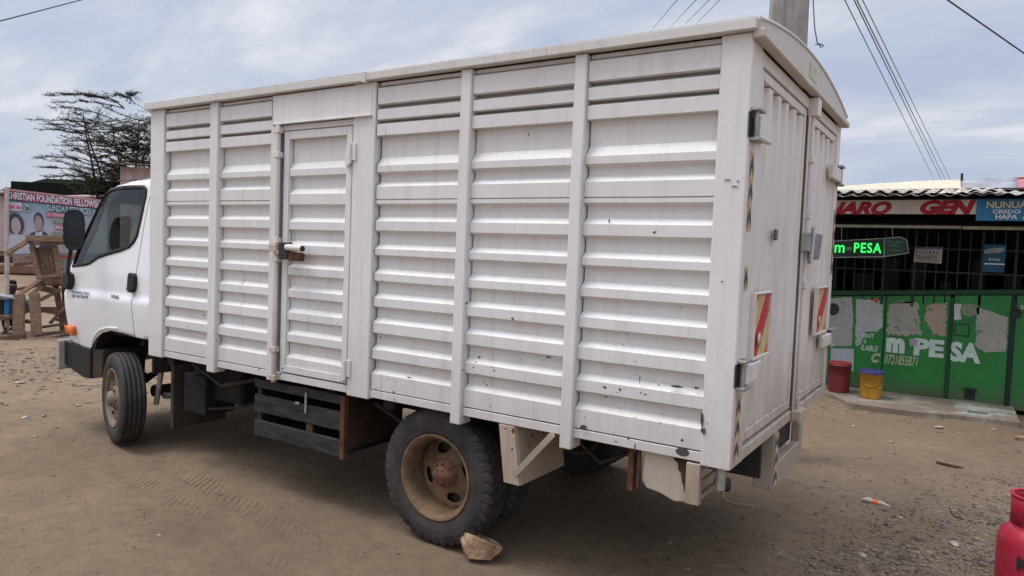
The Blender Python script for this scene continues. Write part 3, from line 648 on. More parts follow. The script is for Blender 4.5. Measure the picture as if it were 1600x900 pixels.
# skin over front and roof
def skin(pts, name, m, bulge, nyy=14, y_in=0):
    mb = MB(); vs = []
    for i, (x, z) in enumerate(pts):
        a = Vector(pts[max(0, i-1)]); b = Vector(pts[min(len(pts)-1, i+1)]); t = (b-a).normalized(); n = Vector((-t.y, t.x))
        yy0 = Y0+tum(z)+RC+y_in; yy1 = W-yy0
        for j in range(nyy+1):
            s_ = j/nyy; g = bulge*(1-(2*s_-1)**2); vs.append((x+n.x*g, yy0+(yy1-yy0)*s_, z+n.y*g))
    mb.add(vs, [(i*(nyy+1)+j, i*(nyy+1)+j+1, (i+1)*(nyy+1)+j+1, (i+1)*(nyy+1)+j) for i in range(len(pts)-1) for j in range(nyy)], True)
    return mb.build(name, m, cab, solid=.004)
skin(front, 'cab_front', CABW, .05); skin(wsc[3:]+[top_rear], 'cab_roof', CABW, .05); skin([front[-1]]+wsc[:4], 'windscreen', GLASS, .05)
MB().box(-4.80, -4.785, Y0+.06, W-Y0-.06, .95, 2.16).build('cab_back', CABW, cab)
# door seam, side crease, window seal and glass
fn = side_fn(-.0025)
def strip(pts, wd, name, m, par=cab, off=-.0025, cols=None):
    f = side_fn(off); mb = MB(); vs = []
    q = []
    for i in range(len(pts)-1):
        for k in range(6): t = k/6; q.append((pts[i][0]*(1-t)+pts[i+1][0]*t, pts[i][1]*(1-t)+pts[i+1][1]*t))
    q.append(pts[-1])
    for i, p in enumerate(q):
        a = Vector(q[max(0, i-1)]); b = Vector(q[min(len(q)-1, i+1)]); t = (b-a).normalized(); n = Vector((-t.y, t.x))*wd/2
        vs += [f(p[0]-n.x, p[1]-n.y), f(p[0]+n.x, p[1]+n.y)]
    mb.add(vs, [(2*i, 2*i+1, 2*i+3, 2*i+2) for i in range(len(q)-1)]); return mb.build(name, m, par)
strip(seam_r, .007, 'door_seam', SEALM); strip([cabpt(*p) for p in ((170, 284.5), (186, 281.5), (206, 279.5), (236, 279))], .006, 'roof_seam', SEALM)
big = [(x, z) for x, z in winp]; cx_ = sum(p[0] for p in winp)/len(winp); cz_ = sum(p[1] for p in winp)/len(winp)
ring_in = []
n_ = len(winp)
for i in range(n_):
    a, b = Vector(winp[i-1]), Vector(winp[(i+1) % n_]); t = (b-a).normalized(); nn = Vector((-t.y, t.x))
    p = Vector(winp[i]); q = p+nn*.02
    if not inside(tuple(q), winp): q = p-nn*.02
    ring_in.append((q.x, q.y))
grow = [(2*p[0]-q[0]*1.0-(p[0]-q[0])*.4, 2*p[1]-q[1]-(p[1]-q[1])*.4) for p, q in zip(winp, ring_in)]
for mir in (False, True):
    plate(grow, [ring_in], .03, side_fn(-.004, mir)).build('window_seal', SEALM, cab, solid=.006)
    plate(ring_in, [], .08, side_fn(.006, mir)).build('window_glass', GLASS, cab)
    # black inner pillar of the front quarter
    qp = [winp[0], winp[1], winp[2], winp[3], winp[4], (winp[4][0]+.10, winp[4][1]-.02), (winp[3][0]+.11, winp[3][1]-.03), (winp[2][0]+.13, winp[2][1]-.06), (winp[1][0]+.12, winp[1][1]-.03), (winp[0][0]+.16, winp[0][1]+.02)]
    plate(qp, [], .06, side_fn(.010, mir)).build('pillar_trim', SEALM, cab, solid=.004)
# wheel arch lip and inner arch
arc = [(-5.30, .935), (-5.45, .93), (-5.60, .895), (-5.71, .83), (-5.79, .74)]
MB().tube([(x, Y0+tum(z)-.004, z) for x, z in arc], .010, 8).build('arch_lip', CABW, cab)
for mir in (False, True):
    mb = MB(); rows = []
    for yy in (Y0+.012, .62):
        y_ = (W-yy) if mir else yy
        rows += [(x, y_, z+.003) for x, z in bottom[1:8]]
    mb.add(rows, [(i, i+1, i+8, i+7) for i in range(6)]); mb.build('inner_arch', DARKM, cab, solid=.004)
MB().box(-6.1, -4.82, .25, W-.25, .86, .93).box(-4.83, -4.81, .2, W-.2, .6, .95).build('cab_floor', DARKM, cab)
# bumper
bp = [( -6.295, .74), (-6.285, .75), (-6.265, .73), (-6.265, .48), (-6.275, .46), (-6.30, .50), (-6.312, .62)]
MB().prism(bp, (0, .14, 0), (1, 0, 0), (0, 0, 1), (0, 1, 0), W-.28).build('bumper', mat('chipped_bumper_white', (.36, .34, .31), .5, scale=14), lorry, .012, 2)
bb = MB().prism([(-6.275, .735), (-5.80, .70), (-5.80, .43), (-5.93, .425), (-6.275, .51)], (0, .19, 0), (1, 0, 0), (0, 0, 1), (0, 1, 0), .30)
MB().prism([(-6.275, .735), (-5.80, .70), (-5.80, .43), (-5.93, .425), (-6.275, .51)], (0, W-.49, 0), (1, 0, 0), (0, 0, 1), (0, 1, 0), .30).build('bumper_return', BLACK, lorry, .012, 2)
bb.build('bumper_return', BLACK, lorry, .012, 2)
MB().prism([(-5.80, .71), (-5.62, .70), (-5.64, .46), (-5.80, .43)], (0, .21, 0), (1, 0, 0), (0, 0, 1), (0, 1, 0), .4).build('arch_flap', mat('dusty_flap', (.05, .038, .03), .85), lorry, .008)
# indicators, headlamp
iq = [cabpt(*p) for p in ((105.5, 508), (119, 510), (121, 521), (120, 524), (107, 518))]
plate(iq, [], .03, side_fn(-.02)).build('side_indicator', ORANGE, cab, solid=.03)
for y in (.36, W-.36): MB().box(-6.225, -6.19, y-.10, y+.16, .80, .98).build('headlamp', mat('lamp_glass', (.5, .52, .55), .15, bump=0), cab, .02)
MB().box(-6.265, -6.22, .75, W-.75, .85, .98).build('front_grille', BLACK, cab, .01)
# handle
hp = [cabpt(*p) for p in ((205.5, 428), (209, 426), (214, 428), (215.5, 434), (214.5, 452), (211.5, 457), (206.5, 457), (204, 451))]
plate(smooth_loop(hp, 1), [], .02, side_fn(-.018)).build('door_handle', BLACK, cab, solid=.03)
# door lettering
def on_side(px0, py0, px1, py1, s, hmul, m, bold=0):
    a = cabpt(px0, py0); b = cabpt(px1, py1); d = Vector((b[0]-a[0], 0, b[1]-a[1])); wd = d.length
    text(s, (a[0], Y0+tum(a[1]), a[1]), d, (0, 0, 1), wd, hmul, m, cab, bold=bold, lift=.004)
on_side(116.5, 458, 144, 461, 'UNLADEN WEIGHT 3200 KG', .026, GREYINK); on_side(116.5, 464, 142, 466.5, 'TARE  MAX SPEED 80', .026, GREYINK)
on_side(178.5, 465, 190, 466.8, 'HD65', .028, INK, .02); on_side(197, 454.5, 201, 455.5, 'V', .035, GREYINK, .03)
# mirror on its arm
mr = thing('m', '', ''); bpy.data.objects.remove(mr)
def dish(cx, y0, y1, cz, a, b, n=28, p=3.2):
    prof_ = []
    for k in range(n):
        t = 2*PI*k/n; c, s_ = math.cos(t), math.sin(t)
        prof_.append((a*math.copysign(abs(c)**(2/p), c), b*math.copysign(abs(s_)**(2/p), s_)))
    mb = MB(); rings = ((0, .55), (.25, .88), (.6, 1.0), (1, .97)); vs = []
    return prof_, rings
mc = on(115.5, 359, 1, -.02); mw, mh = .155, .175
pr, rings = dish(0, 0, 0, 0, mw*.52, mh)
fx = Vector((.86, -.50, 0)).normalized()            # the mirror faces back and outwards
rt = Vector((-fx.y, fx.x, 0)); vs = []
for d_, s_ in ((-.12, .55), (-.09, .85), (-.03, 1.0), (.0, 1.0), (.0, .9), (-.006, .88)):
    vs += [mc+fx*d_+rt*(u*s_)+Vector((0, 0, v*s_)) for u, v in pr]
n_ = len(pr); mb = MB(); mb.add(vs, [(i*n_+k, i*n_+(k+1) % n_, (i+1)*n_+(k+1) % n_, (i+1)*n_+k) for i in range(5) for k in range(n_)], True); mb.add(vs[:n_], [tuple(range(n_))])
mir_o = mb.build('wing_mirror', BLACK, lorry)
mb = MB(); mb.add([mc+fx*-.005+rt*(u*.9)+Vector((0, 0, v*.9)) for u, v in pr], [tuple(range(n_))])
mm, tt, bb_ = nodes_of('mirror_glass'); bb_.inputs['Metallic'].default_value = 1; bb_.inputs['Roughness'].default_value = .12; bb_.inputs['Base Color'].default_value = (.045, .05, .055, 1)  # dark base colour stands in for the reflection of the lorry side
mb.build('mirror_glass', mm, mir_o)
ma = on(111, 388, 1, -.02); mbk = on(110, 432, 1, .13)
MB().tube([mc+fx*-.06+Vector((0, 0, -mh*.8)), ma+Vector((0, 0, 0)), on(108, 405, 1, .02), on(106, 425, 1, .10), mbk], .018, 10).build('mirror_arm', BLACK, mir_o)
bq = [cabpt(*p) for p in ((103.5, 424), (110, 424), (116, 428), (117.5, 434), (117, 444), (113.5, 452), (109.5, 452), (104, 444))]
plate(bq, [], .03, side_fn(-.03)).build('mirror_bracket', BLACK, mir_o, solid=.05)
# inside the cab
it = MB().box(-5.35, -4.88, .32, .85, 1.10, 1.25).box(-5.0, -4.86, .34, .83, 1.25, 1.75).box(-4.95, -4.88, .50, .68, 1.77, 1.90)
it.box(-5.35, -4.88, W-.85, W-.32, 1.10, 1.25).box(-5.0, -4.86, W-.83, W-.34, 1.25, 1.75)
it.build('seats', mat('grey_seat_cloth', (.09, .09, .095), .9), cab, .04, 2)
MB().box(-5.75, -4.86, .32, W-.32, 2.02, 2.12).build('roof_lining', DARKM, cab, .03)
MB().box(-6.08, -5.72, .32, W-.32, 1.05, 1.40).build('dashboard', mat('dash_grey', (.07, .072, .075), .6), cab, .04, 2)
sw = MB(); c0 = Vector((-5.55, W-.60, 1.45)); 
a_ = Vector((0, 1, 0)); b_ = Vector((.45, 0, .9)).normalized()
sw.tube([c0+.2*(math.cos(t)*a_+math.sin(t)*b_) for t in [2*PI*k/28 for k in range(29)]], .013, 8, caps=False).tube([c0, (-5.75, W-.60, 1.32)], .03).tube([c0-a_*.2, c0+a_*.2], .012); sw.build('steering_wheel', BLACK, cab)
MB().box(-4.84, -4.815, .27, W-.27, .96, 2.10).build('cab_lining', mat('lining', (.05, .05, .052), .9), cab)

# ------------------------------------------------------------------ STONE under the wheel
def rock(name, c, s, m, seed, rot=0, flat=1.0, sub=2, sharp=.35, cut=(.55, .8)):
    bm = bmesh.new(); bmesh.ops.create_icosphere(bm, subdivisions=sub, radius=1)
    rnd = random.Random(seed); pl = [(Vector((rnd.uniform(-1, 1), rnd.uniform(-1, 1), rnd.uniform(-1, 1))).normalized(), rnd.uniform(*cut)) for _ in range(9)]
    for v in bm.verts:
        for n, d in pl:
            k = v.co.dot(n)-d
            if k > 0: v.co -= n*k
        v.co += v.co*(.05 if sub > 3 else .12)*noise.noise(v.co*(5 if sub > 3 else 2)+Vector((seed, 0, 0)))
        v.co = Vector((v.co.x*s[0], v.co.y*s[1], v.co.z*s[2]))
    bmesh.ops.rotate(bm, verts=bm.verts[:], cent=(0, 0, 0), matrix=Matrix.Rotation(rot, 3, 'Z'))
    zmin = min(v.co.z for v in bm.verts)
    for v in bm.verts: v.co.z -= zmin
    me = bpy.data.meshes.new(name); bm.to_mesh(me); bm.free(); o = bpy.data.objects.new(name, me); C.objects.link(o); me.materials.append(m); o.location = c; return o
STONE = mat('chock_stone', (.20, .10, .055), .9, col2=(.50, .34, .21), scale=14, bump=.7)
tag(rock('chock_stone', (-1.405, .10, -.012), (.155, .10, .115), STONE, 47, .25, sub=4, cut=(.42, .66)), 'angular reddish brown stone wedged against the lorry\'s rear wheel', 'stone')

# ------------------------------------------------------------------ RIGHT: kiosk row
YW = 7.233
def wy(px, py, off=0): return on(px, py, 1, YW-off)
GREENP = None
def green_mat():
    m, t, b = nodes_of('kiosk_green_paint')
    a = _noise(t, 1.7, 5, .6); c = _mix(t, _ramp(t, a.outputs[0], [(.35, 0), (.7, 1)]), (.009, .115, .020), (.014, .20, .034))
    s_ = _noise(t, 3, 6, .75, (5, 5, .8)); c = _mix(t, _ramp(t, s_.outputs[0], [(.55, 0), (.8, .5)]), c, (.06, .09, .05))
    geo = t.nodes.new('ShaderNodeNewGeometry'); sx = t.nodes.new('ShaderNodeSeparateXYZ'); t.links.new(geo.outputs['Position'], sx.inputs[0])
    dn = _noise(t, 5, 5, .7); ad = t.nodes.new('ShaderNodeMath'); ad.operation = 'MULTIPLY_ADD'; ad.inputs[1].default_value = .35; t.links.new(dn.outputs[0], ad.inputs[0]); t.links.new(sx.outputs[2], ad.inputs[2])
    c = _mix(t, _ramp(t, ad.outputs[0], [(.22, .75), (.5, 0)]), c, (.09, .07, .05))          # mud splash along the foot
    t.links.new(c, b.inputs['Base Color']); b.inputs['Roughness'].default_value = .5; _bump(t, b, _noise(t, 4, 3, .5).outputs[0], .3, .01); return m
GREEN = green_mat(); DKG = mat('dark_green_rail', (.012, .05, .02), .6)
kio = thing('kiosk', 'green painted kiosk with barred counter window behind the lorry', 'kiosk', (.6, YW, 0))
def kb(name, m, a, b, bevel=.002, par=kio):
    o = MB().box(a[0], b[0], a[1], b[1], a[2], b[2]).build(name, m, par, bevel); return o
def wallpanel(name, px0, px1, xl=None, xr=None, off=0):
    a = wy(px0, 600).x if xl is None else xl; b = wy(px1, 600).x if xr is None else xr
    def zt(x): return 1.30+.07*(x+.56)
    return MB().prism([(a, .06), (b, .06), (b, zt(b)), (a, zt(a))], (0, YW-off, 0), (1, 0, 0), (0, 0, 1), (0, 1, 0), .04).build(name, GREEN, kio, .003)
X1 = wy(1380, 540).x; X2 = wy(1479, 560).x; X2b = wy(1484, 560).x; X3 = wy(1574, 560).x
wallpanel('wall_panel', 0, 0, -3.6, X1-.006); wallpanel('wall_panel', 0, 0, X1+.006, X2)
kdoor = wallpanel('kiosk_door', 0, 0, X2b+.008, X3, .012)
wallpanel('wall_panel', 0, 0, X3+.05, 4.5)
MB().box(X2-.0, X2b+.006, YW-.02, YW+.05, .06, 1.36).build('door_jamb', DKG, kio)
kj = MB().box(X3+.003, X3+.047, YW-.03, YW+.05, .06, 1.38).lathe([(0, .001), (-.008, .055), (0, .062)], (X3+.045, YW-.03, 1.22), (0, 1, 0), 8, smooth=False).build('door_jamb', mat('black_smear', (.012, .022, .022), .5), kio)
p = wy(1506, 626, .02); kb('vent_hole', BLACK, (wy(1507, 610).x, YW-.016, .125), (wy(1524, 610).x, YW-.0125, .245), 0, kdoor)
kb('vent_hood', DKG, (wy(1505, 610).x, YW-.05, .255), (wy(1527, 610).x, YW-.013, .27), .002, kdoor)
a = wy(1492, 505, .02); b = wy(1514, 526, .02)
MB().box(a.x, b.x, YW-.022, YW-.013, b.z, a.z).build('hatch', DKG, kdoor); MB().box(a.x+.012, b.x-.012, YW-.03, YW-.023, b.z+.012, a.z-.012).build('hatch', GREEN, kdoor, .003)
MB().prism([(-3.6, 1.10), (4.5, 1.66), (4.5, 1.72), (-3.6, 1.16)], (0, YW-.03, 0), (1, 0, 0), (0, 0, 1), (0, 1, 0), .09).build('sill', DKG, kio, .004)
# barred opening with dim room behind
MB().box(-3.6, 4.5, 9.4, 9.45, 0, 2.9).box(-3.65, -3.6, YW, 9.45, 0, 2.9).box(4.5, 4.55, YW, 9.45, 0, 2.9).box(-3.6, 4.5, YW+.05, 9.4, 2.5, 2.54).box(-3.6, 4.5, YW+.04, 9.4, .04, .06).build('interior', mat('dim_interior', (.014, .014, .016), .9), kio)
mb = MB(); x = -3.5
while x < 4.5:
    if not (wy(1382, 430).x < x < wy(1426, 430).x or wy(1535, 430).x < x < wy(1585, 430).x): mb.box(x-.007, x+.007, YW+.0, YW+.014, 1.25, 2.19)
    else: mb.box(x-.007, x+.007, YW, YW+.014, 1.66, 2.19)
    x += .1155
for z in (1.665, 1.95): mb.box(-3.6, 4.5, YW-.006, YW-.001, z-.01, z+.01)
for px in (1380, 1428, 1533, 1586): x = wy(px, 430).x; mb.box(x-.014, x+.014, YW-.012, YW+.02, 1.22, 2.19)
mb.build('window_bars', mat('bar_iron', (.018, .024, .023), .6), kio)
SHG = mat('dim_goods', (.03, .045, .055), .8, col2=(.06, .05, .035), scale=2)
for k in range(16): MB().box(-2.9+k*.37, -2.9+k*.37+random.uniform(.12, .3), 8.6, 8.9, 1.3, 1.3+random.uniform(.2, .7)).build('shelf_item', SHG, kio)
MB().box(-3.6, wy(1502, 355, .3).x, YW-.33, YW-.27, 2.19, 2.225).box(wy(1504, 355, .3).x, 4.5, YW-.335, YW-.275, 2.185, 2.222).build('shutter_rail', mat('rail_cream', (.42, .44, .36), .6), kio, .003)
MB().box(-3.6, 4.5, YW-.26, YW+.0, 2.225, 2.26).build('rail_board', DARKM, kio)
def corr_roof(name, x0, x1, ya, za, yb, zb, pitch, amp, m, par, jag=0, seed=0):
    n = int((x1-x0)/pitch*8); mb = MB(); vs = []
    for j in range(5):
        t = j/4
        for i in range(n+1):
            x = x0+(x1-x0)*i/n; y = ya+(yb-ya)*t - (jag*(.5+noise.noise(Vector((x*2.3, seed, 0)))) if j == 0 else 0)
            vs.append((x, y, za+(zb-za)*t+amp*math.cos(2*PI*x/pitch)+.012*noise.noise(Vector((x*1.5, y, seed)))))
    mb.add(vs, [(j*(n+1)+i, j*(n+1)+i+1, (j+1)*(n+1)+i+1, (j+1)*(n+1)+i) for j in range(4) for i in range(n)], True)
    return mb.build(name, m, par, solid=.003)
TIN = mat('weathered_tin', (.24, .215, .19), .6, .1, col2=(.46, .43, .39), scale=3, bump=.2)
RTIN = mat('rust_stained_tin', (.30, .25, .20), .7, .1, col2=(.5, .46, .40), scale=3)
corr_roof('roof_sheet', -3.7, 4.6, YW-.93, 2.535, YW+2.3, 2.86, .155, .013, TIN, kio, .12, 1)
corr_roof('roof_sheet', -3.7, 1.05, YW-.86, 2.585, YW+1.2, 2.80, .155, .018, RTIN, kio, .10, 4)
kb('rafter_board', DARKM, (-3.6, YW-.72, 2.49), (4.5, YW-.66, 2.525))
for x in (-3.4, 4.3): kb('corner_stud', DARKM, (x, YW+.0, .04), (x+.08, YW+.07, 2.5))
keep(kio)
# fascia boards
SIGNW = mat('sign_off_white', (.50, .46, .42), .7, var=.12, scale=5); SRED = mat('sign_red', (.30, .012, .02), .6, bump=0, var=.35, scale=25)
def board(name, px0, px1, z0, z1, off, m, lab, cat, th=.02, xl=None, xr=None):
    a = xl if xl is not None else on(px0, 330, 1, YW-off).x; b = xr if xr is not None else on(px1, 330, 1, YW-off).x
    o = MB().box(a, b, YW-off, YW-off+th, z0, z1).build(name, m, None, .002); tag(o, lab, cat); return o
fs = board('shop_signboard', 0, 1527, 2.335, 2.50, .76, SIGNW, 'long off white shop signboard with red brush lettering under the tin eave', 'signboard', xl=-1.2)
yF = YW-.76
def sgn(s, px0, px1, pt, pb, off, m, par, **k):
    a = on(px0, pb, 1, YW-off); b = on(px1, pt, 1, YW-off)
    return text(s, (a.x, YW-off, a.z), (1, 0, 0), (0, 0, 1), b.x-a.x, b.z-a.z, m, par, **k)
sgn('NARO', 1286, 1394, 314.5, 335.5, .76, SRED, fs, bold=.06, shear=.35); sgn('GEN', 1437, 1526, 312, 335, .76, SRED, fs, bold=.065, shear=.3)
bs = board('shop_signboard', 1525.5, 0, 2.262, 2.505, .775, mat('sign_blue', (.02, .16, .30), .5, var=.1), 'blue shop signboard with cream and white words beside the red lettered board', 'signboard', th=.013, xr=2.05)
CRM = mat('sign_cream', (.55, .52, .35), .5, bump=0, var=.1); WHT = mat('sign_white', (.62, .66, .68), .5, bump=0, var=.1)
sgn('NUNUA', 1541, 1606, 314, 325.5, .776, CRM, bs, bold=.03); sgn('CREDO', 1551, 1595, 327.5, 333.5, .776, WHT, bs, bold=.03); sgn('HAPA', 1555, 1590, 335, 342.5, .776, WHT, bs, bold=.03)
MB().lathe([(0, .03), (-.004, .03), (-.004, .001)], on(1603, 341, 1, YW-.776), (0, 1, 0), 7, smooth=False).build('star', CRM, bs)
# LED sign
led = MB().box(on(1290, 390, 1, YW-.5).x, on(1381, 390, 1, YW-.5).x, YW-.5, YW-.44, 1.80, 2.045)
led.v = [(x, y, z+.035*(x+.1)*(1 if z > 1.9 else .3)) for x, y, z in led.v]
led = led.build('illuminated_sign', mat('led_case', (.012, .03, .02), .35), None, .006); tag(led, 'glowing green letter sign on chains under the kiosk eave', 'illuminated sign')
em, et, eb = nodes_of('led_green'); eb.inputs['Base Color'].default_value = (.02, .5, .1, 1); eb.inputs['Emission Color'].default_value = (.03, 1, .12, 1); eb.inputs['Emission Strength'].default_value = 1.15
sgn('m', 1304, 1320, 383, 394.5, .5, em, led, bold=.01, lift=.004); sgn('PESA', 1334, 1378, 380, 394.5, .5, em, led, bold=.015, space=1.15, lift=.004)
FRM = mat('sign_frame', (.30, .33, .28), .5); DGR = mat('led_dark_green', (.02, .05, .03), .4); GTX = mat('dim_green_text', (.10, .19, .12), .5, bump=0)
sgn('-', 1322, 1331, 386, 391, .5, GTX, led, bold=.02)
fl = [on(*q, 1, YW-.5) for q in ((1381, 373), (1408, 371), (1417, 376), (1419.5, 395), (1381, 400.5))]
MB().prism([(v.x, v.z) for v in fl], (0, YW-.5, 0), (1, 0, 0), (0, 0, 1), (0, 1, 0), .03).build('side_flag', DGR, led, .003)
rim_ = [on(*q, 1, YW-.503) for q in ((1290, 377.5), (1381, 372.5), (1408, 370.5), (1417, 375.5), (1420, 395.5), (1381, 401), (1290, 402.5), (1290, 377.5))]
MB().tube(rim_, .006, 6).tube([on(1381.5, 373, 1, YW-.505), on(1381.5, 400.5, 1, YW-.505)], .006, 6).build('sign_frame', FRM, led)
sgn('LIPA LAINI', 1384, 1411, 376, 380.5, .5, GTX, led); sgn('HAPA', 1389, 1405, 381.5, 385.5, .5, GTX, led); sgn('mobile money', 1388, 1412, 389.5, 393, .5, GTX, led)
MB().tube([on(1394, 352, 1, YW-.48), on(1395, 372, 1, YW-.48)], .004, 6).tube([on(1315, 352, 1, YW-.48), on(1315, 377, 1, YW-.48)], .004, 6).build('hanger', STEEL, led)
# paper notice and blue poster on the bars
PAP = mat('grubby_paper', (.36, .33, .30), .8, var=.15, scale=9)
def quad(name, qs, off, m, lab, cat, th=.004):
    v = [on(*q, 1, YW-off) for q in qs]
    o = MB().prism([(p.x, p.z) for p in v], (0, YW-off, 0), (1, 0, 0), (0, 0, 1), (0, 1, 0), th).build(name, m); tag(o, lab, cat); return o
nt_ = quad('paper_notice', ((1430, 385.5), (1473.5, 386), (1471, 412), (1427.5, 409)), .03, PAP, 'cream card with two rows of big digits tied to the window bars', 'notice')
MB().prism([(p.x, p.z) for p in [on(*q, 1, YW-.031) for q in ((1430, 385.5), (1473.5, 386), (1473, 389.5), (1429.7, 389))]], (0, YW-.0315, 0), (1, 0, 0), (0, 0, 1), (0, 1, 0), .001).build('header_band', mat('violet_band', (.10, .09, .18), .7), nt_)
sgn('2121471', 1430.5, 1465, 392, 396.5, .031, INK, nt_, bold=.02, space=1.4); sgn('2026575', 1430, 1464, 399.5, 404, .031, INK, nt_, bold=.02, space=1.4); sgn('PAYMENT ACCOUNTS', 1433, 1468, 406, 408, .031, GREYINK, nt_)
bp_ = quad('blue_poster', ((1537, 382), (1573, 382.5), (1568.5, 426), (1534, 424.5)), .03, mat('poster_blue', (.010, .075, .15), .5, var=.2, scale=4), 'small blue poster with white wave fixed to the window bars', 'poster')
MB().prism([(p.x, p.z) for p in [on(*q, 1, YW-.031) for q in ((1538, 391), (1548, 388), (1569, 386.5), (1570, 392), (1560, 395), (1538, 396))]], (0, YW-.0315, 0), (1, 0, 0), (0, 0, 1), (0, 1, 0), .001).build('wave', mat('wave_grey', (.3, .33, .34), .6), bp_)
sgn('Business', 1545, 1563, 403, 407, .032, WHT, bp_); sgn('________________', 1538, 1570, 412, 413, .032, WHT, bp_); sgn('simple way to pay', 1541, 1566, 417, 419, .032, GTX, bp_)
# painted wall lettering (part of the kiosk)
PW = mat('wall_letter_white', (.46, .55, .49), .6, bump=0, var=.15, scale=12); PC = mat('wall_letter_cream', (.42, .43, .28), .6, bump=0, var=.2, scale=12)
sgn('m', 1384, 1414.5, 529, 550, 0, PW, kio, bold=.07); sgn('PE', 1427, 1476, 532, 555, 0, PW, kio, bold=.05); sgn('SA', 1483, 1534, 537, 564, .012, PW, kio, bold=.05)
sgn('ENT', 1349, 1366, 522, 527.5, 0, PW, kio, bold=.02); sgn('S', 1349, 1354, 531, 536, 0, PW, kio, bold=.02); sgn('ILABLE', 1345, 1372, 541, 547, 0, PW, kio, bold=.02, shear=.2)
sgn('C', 1361, 1376, 552, 566, 0, PC, kio, bold=.05, shear=.3); sgn('0721855871', 1382, 1435, 558, 568, 0, PC, kio, bold=.01, shear=.25)
sgn('2', 1594, 1600, 477, 483, 0, PW, kio, bold=.04)
for o in kio.children:
    if o.name.startswith('lettering'): o.matrix_parent_inverse = Matrix.Translation(-kio.location)
# torn posters
def torn_mat(name, paper, amount, seed, under=(.016, .12, .027)):
    m, t, b = nodes_of(name)
    a = _noise(t, 9, 7, .7, loc=(seed, 0, 0)); s_ = _noise(t, 40, 5, .7, (1, 1, .5), loc=(0, seed, 0))
    c = _mix(t, _ramp(t, s_.outputs[0], [(.4, 0), (.7, 1)]), tuple(x*.75 for x in paper), paper)
    tone = _noise(t, 3.5, 5, .6, loc=(seed, seed, 0)); c = _mix(t, _ramp(t, tone.outputs[0], [(.42, 0), (.62, .55)]), c, tuple(x*.55+y*.6 for x, y in zip(paper, under)))
    c = _mix(t, _ramp(t, a.outputs[0], [(amount-.09, 1), (amount+.01, 0)]), c, under)
    t.links.new(c, b.inputs['Base Color']); b.inputs['Roughness'].default_value = .85; return m
def torn(qs, m, lab, seed, off=.0, jag=.008):
    v = [on(*q, 1, YW-off-.003) for q in qs]; poly = []
    rnd = random.Random(seed)
    for i in range(len(v)):
        a, b = v[i], v[(i+1) % len(v)]; n = max(2, int((b-a).length/.02))
        for k in range(n):
            p = a.lerp(b, k/n); poly.append((p.x+rnd.uniform(-jag, jag)*(k > 0), p.z+rnd.uniform(-jag, jag)*(k > 0)))
    o = MB().prism(poly, (0, YW-off-.003, 0), (1, 0, 0), (0, 0, 1), (0, 1, 0), .002).build('torn_poster', m); tag(o, lab, 'torn poster', 'torn paper posters on the kiosk wall'); return o
torn(((1296, 466), (1331, 464), (1333, 495), (1331, 541), (1296, 541)), torn_mat('torn_a', (.40, .39, .37), 0.4, 1), 'tall peeling white poster nearest the lorry\'s rear door, with a black blot', 3)
torn(((1337, 467), (1379, 470), (1379, 510), (1370, 519), (1352, 518), (1345, 538), (1337, 541)), torn_mat('torn_b', (.46, .46, .47), 0.34, 2), 'mostly intact white poster with a red scrap at its top corner', 4)
torn(((1388, 478), (1400, 471), (1434, 473), (1440, 525), (1386, 523)), torn_mat('torn_c', (.36, .34, .29), 0.43, 3), 'half scraped grey poster above the first big wall letter', 5, jag=.02)
torn(((1448, 478), (1479, 472), (1479, 526), (1456, 522), (1445, 498)), torn_mat('torn_d', (.42, .31, .25), 0.42, 4), 'pinkish scraped poster just left of the kiosk door', 6, jag=.02)
torn(((1527, 479), (1575, 496), (1572, 549), (1540, 551), (1524, 540)), torn_mat('torn_e', (.38, .37, .33), 0.41, 5, (.05, .14, .07)), 'faded poster remnant on the green kiosk door below its top edge', 7, .012)
torn(((1298, 544), (1334, 545), (1334, 580), (1298, 580)), torn_mat('torn_f', (.5, .52, .55), 0.1, 9), 'clean white rectangle of paper low on the wall behind the red barrel', 9, jag=.002)
torn(((1420, 529), (1434, 530), (1433, 540), (1422, 541)), torn_mat('torn_g', (.38, .34, .42), 0.4, 11, (.1, .05, .03)), 'tiny violet sticker scrap between the big painted wall letters', 12, .003, jag=.004)
torn(((1491, 475), (1503, 474.5), (1500, 487), (1502, 499), (1491, 500)), torn_mat('torn_h', (.55, .56, .57), 0.1, 13), 'small white curved scrap at the top left of the kiosk door', 13, .012, jag=.002)
torn(((1503, 476), (1515, 474), (1530, 478), (1531, 490), (1515, 495), (1502, 490)), torn_mat('torn_i', (.20, .26, .17), 0.3, 14), 'grey green scraped patch at the top middle of the kiosk door', 14, .012, jag=.006)
MB().lathe([(0, .001), (-.002, .08), (0, .085)], on(1301, 483, 1, YW-.006), (0, 1, 0), 9, smooth=False).build('black_blot', INK, [o for o in bpy.data.objects if o.name == 'torn_poster'][0])
MB().prism([(p.x, p.z) for p in [on(*q, 1, YW-.006) for q in ((1363, 466), (1372, 467), (1372, 473), (1367, 473))]], (0, YW-.0065, 0), (1, 0, 0), (0, 0, 1), (0, 1, 0), .001).build('red_scrap', REDR, [o for o in bpy.data.objects if o.name == 'torn_poster.001'][0])

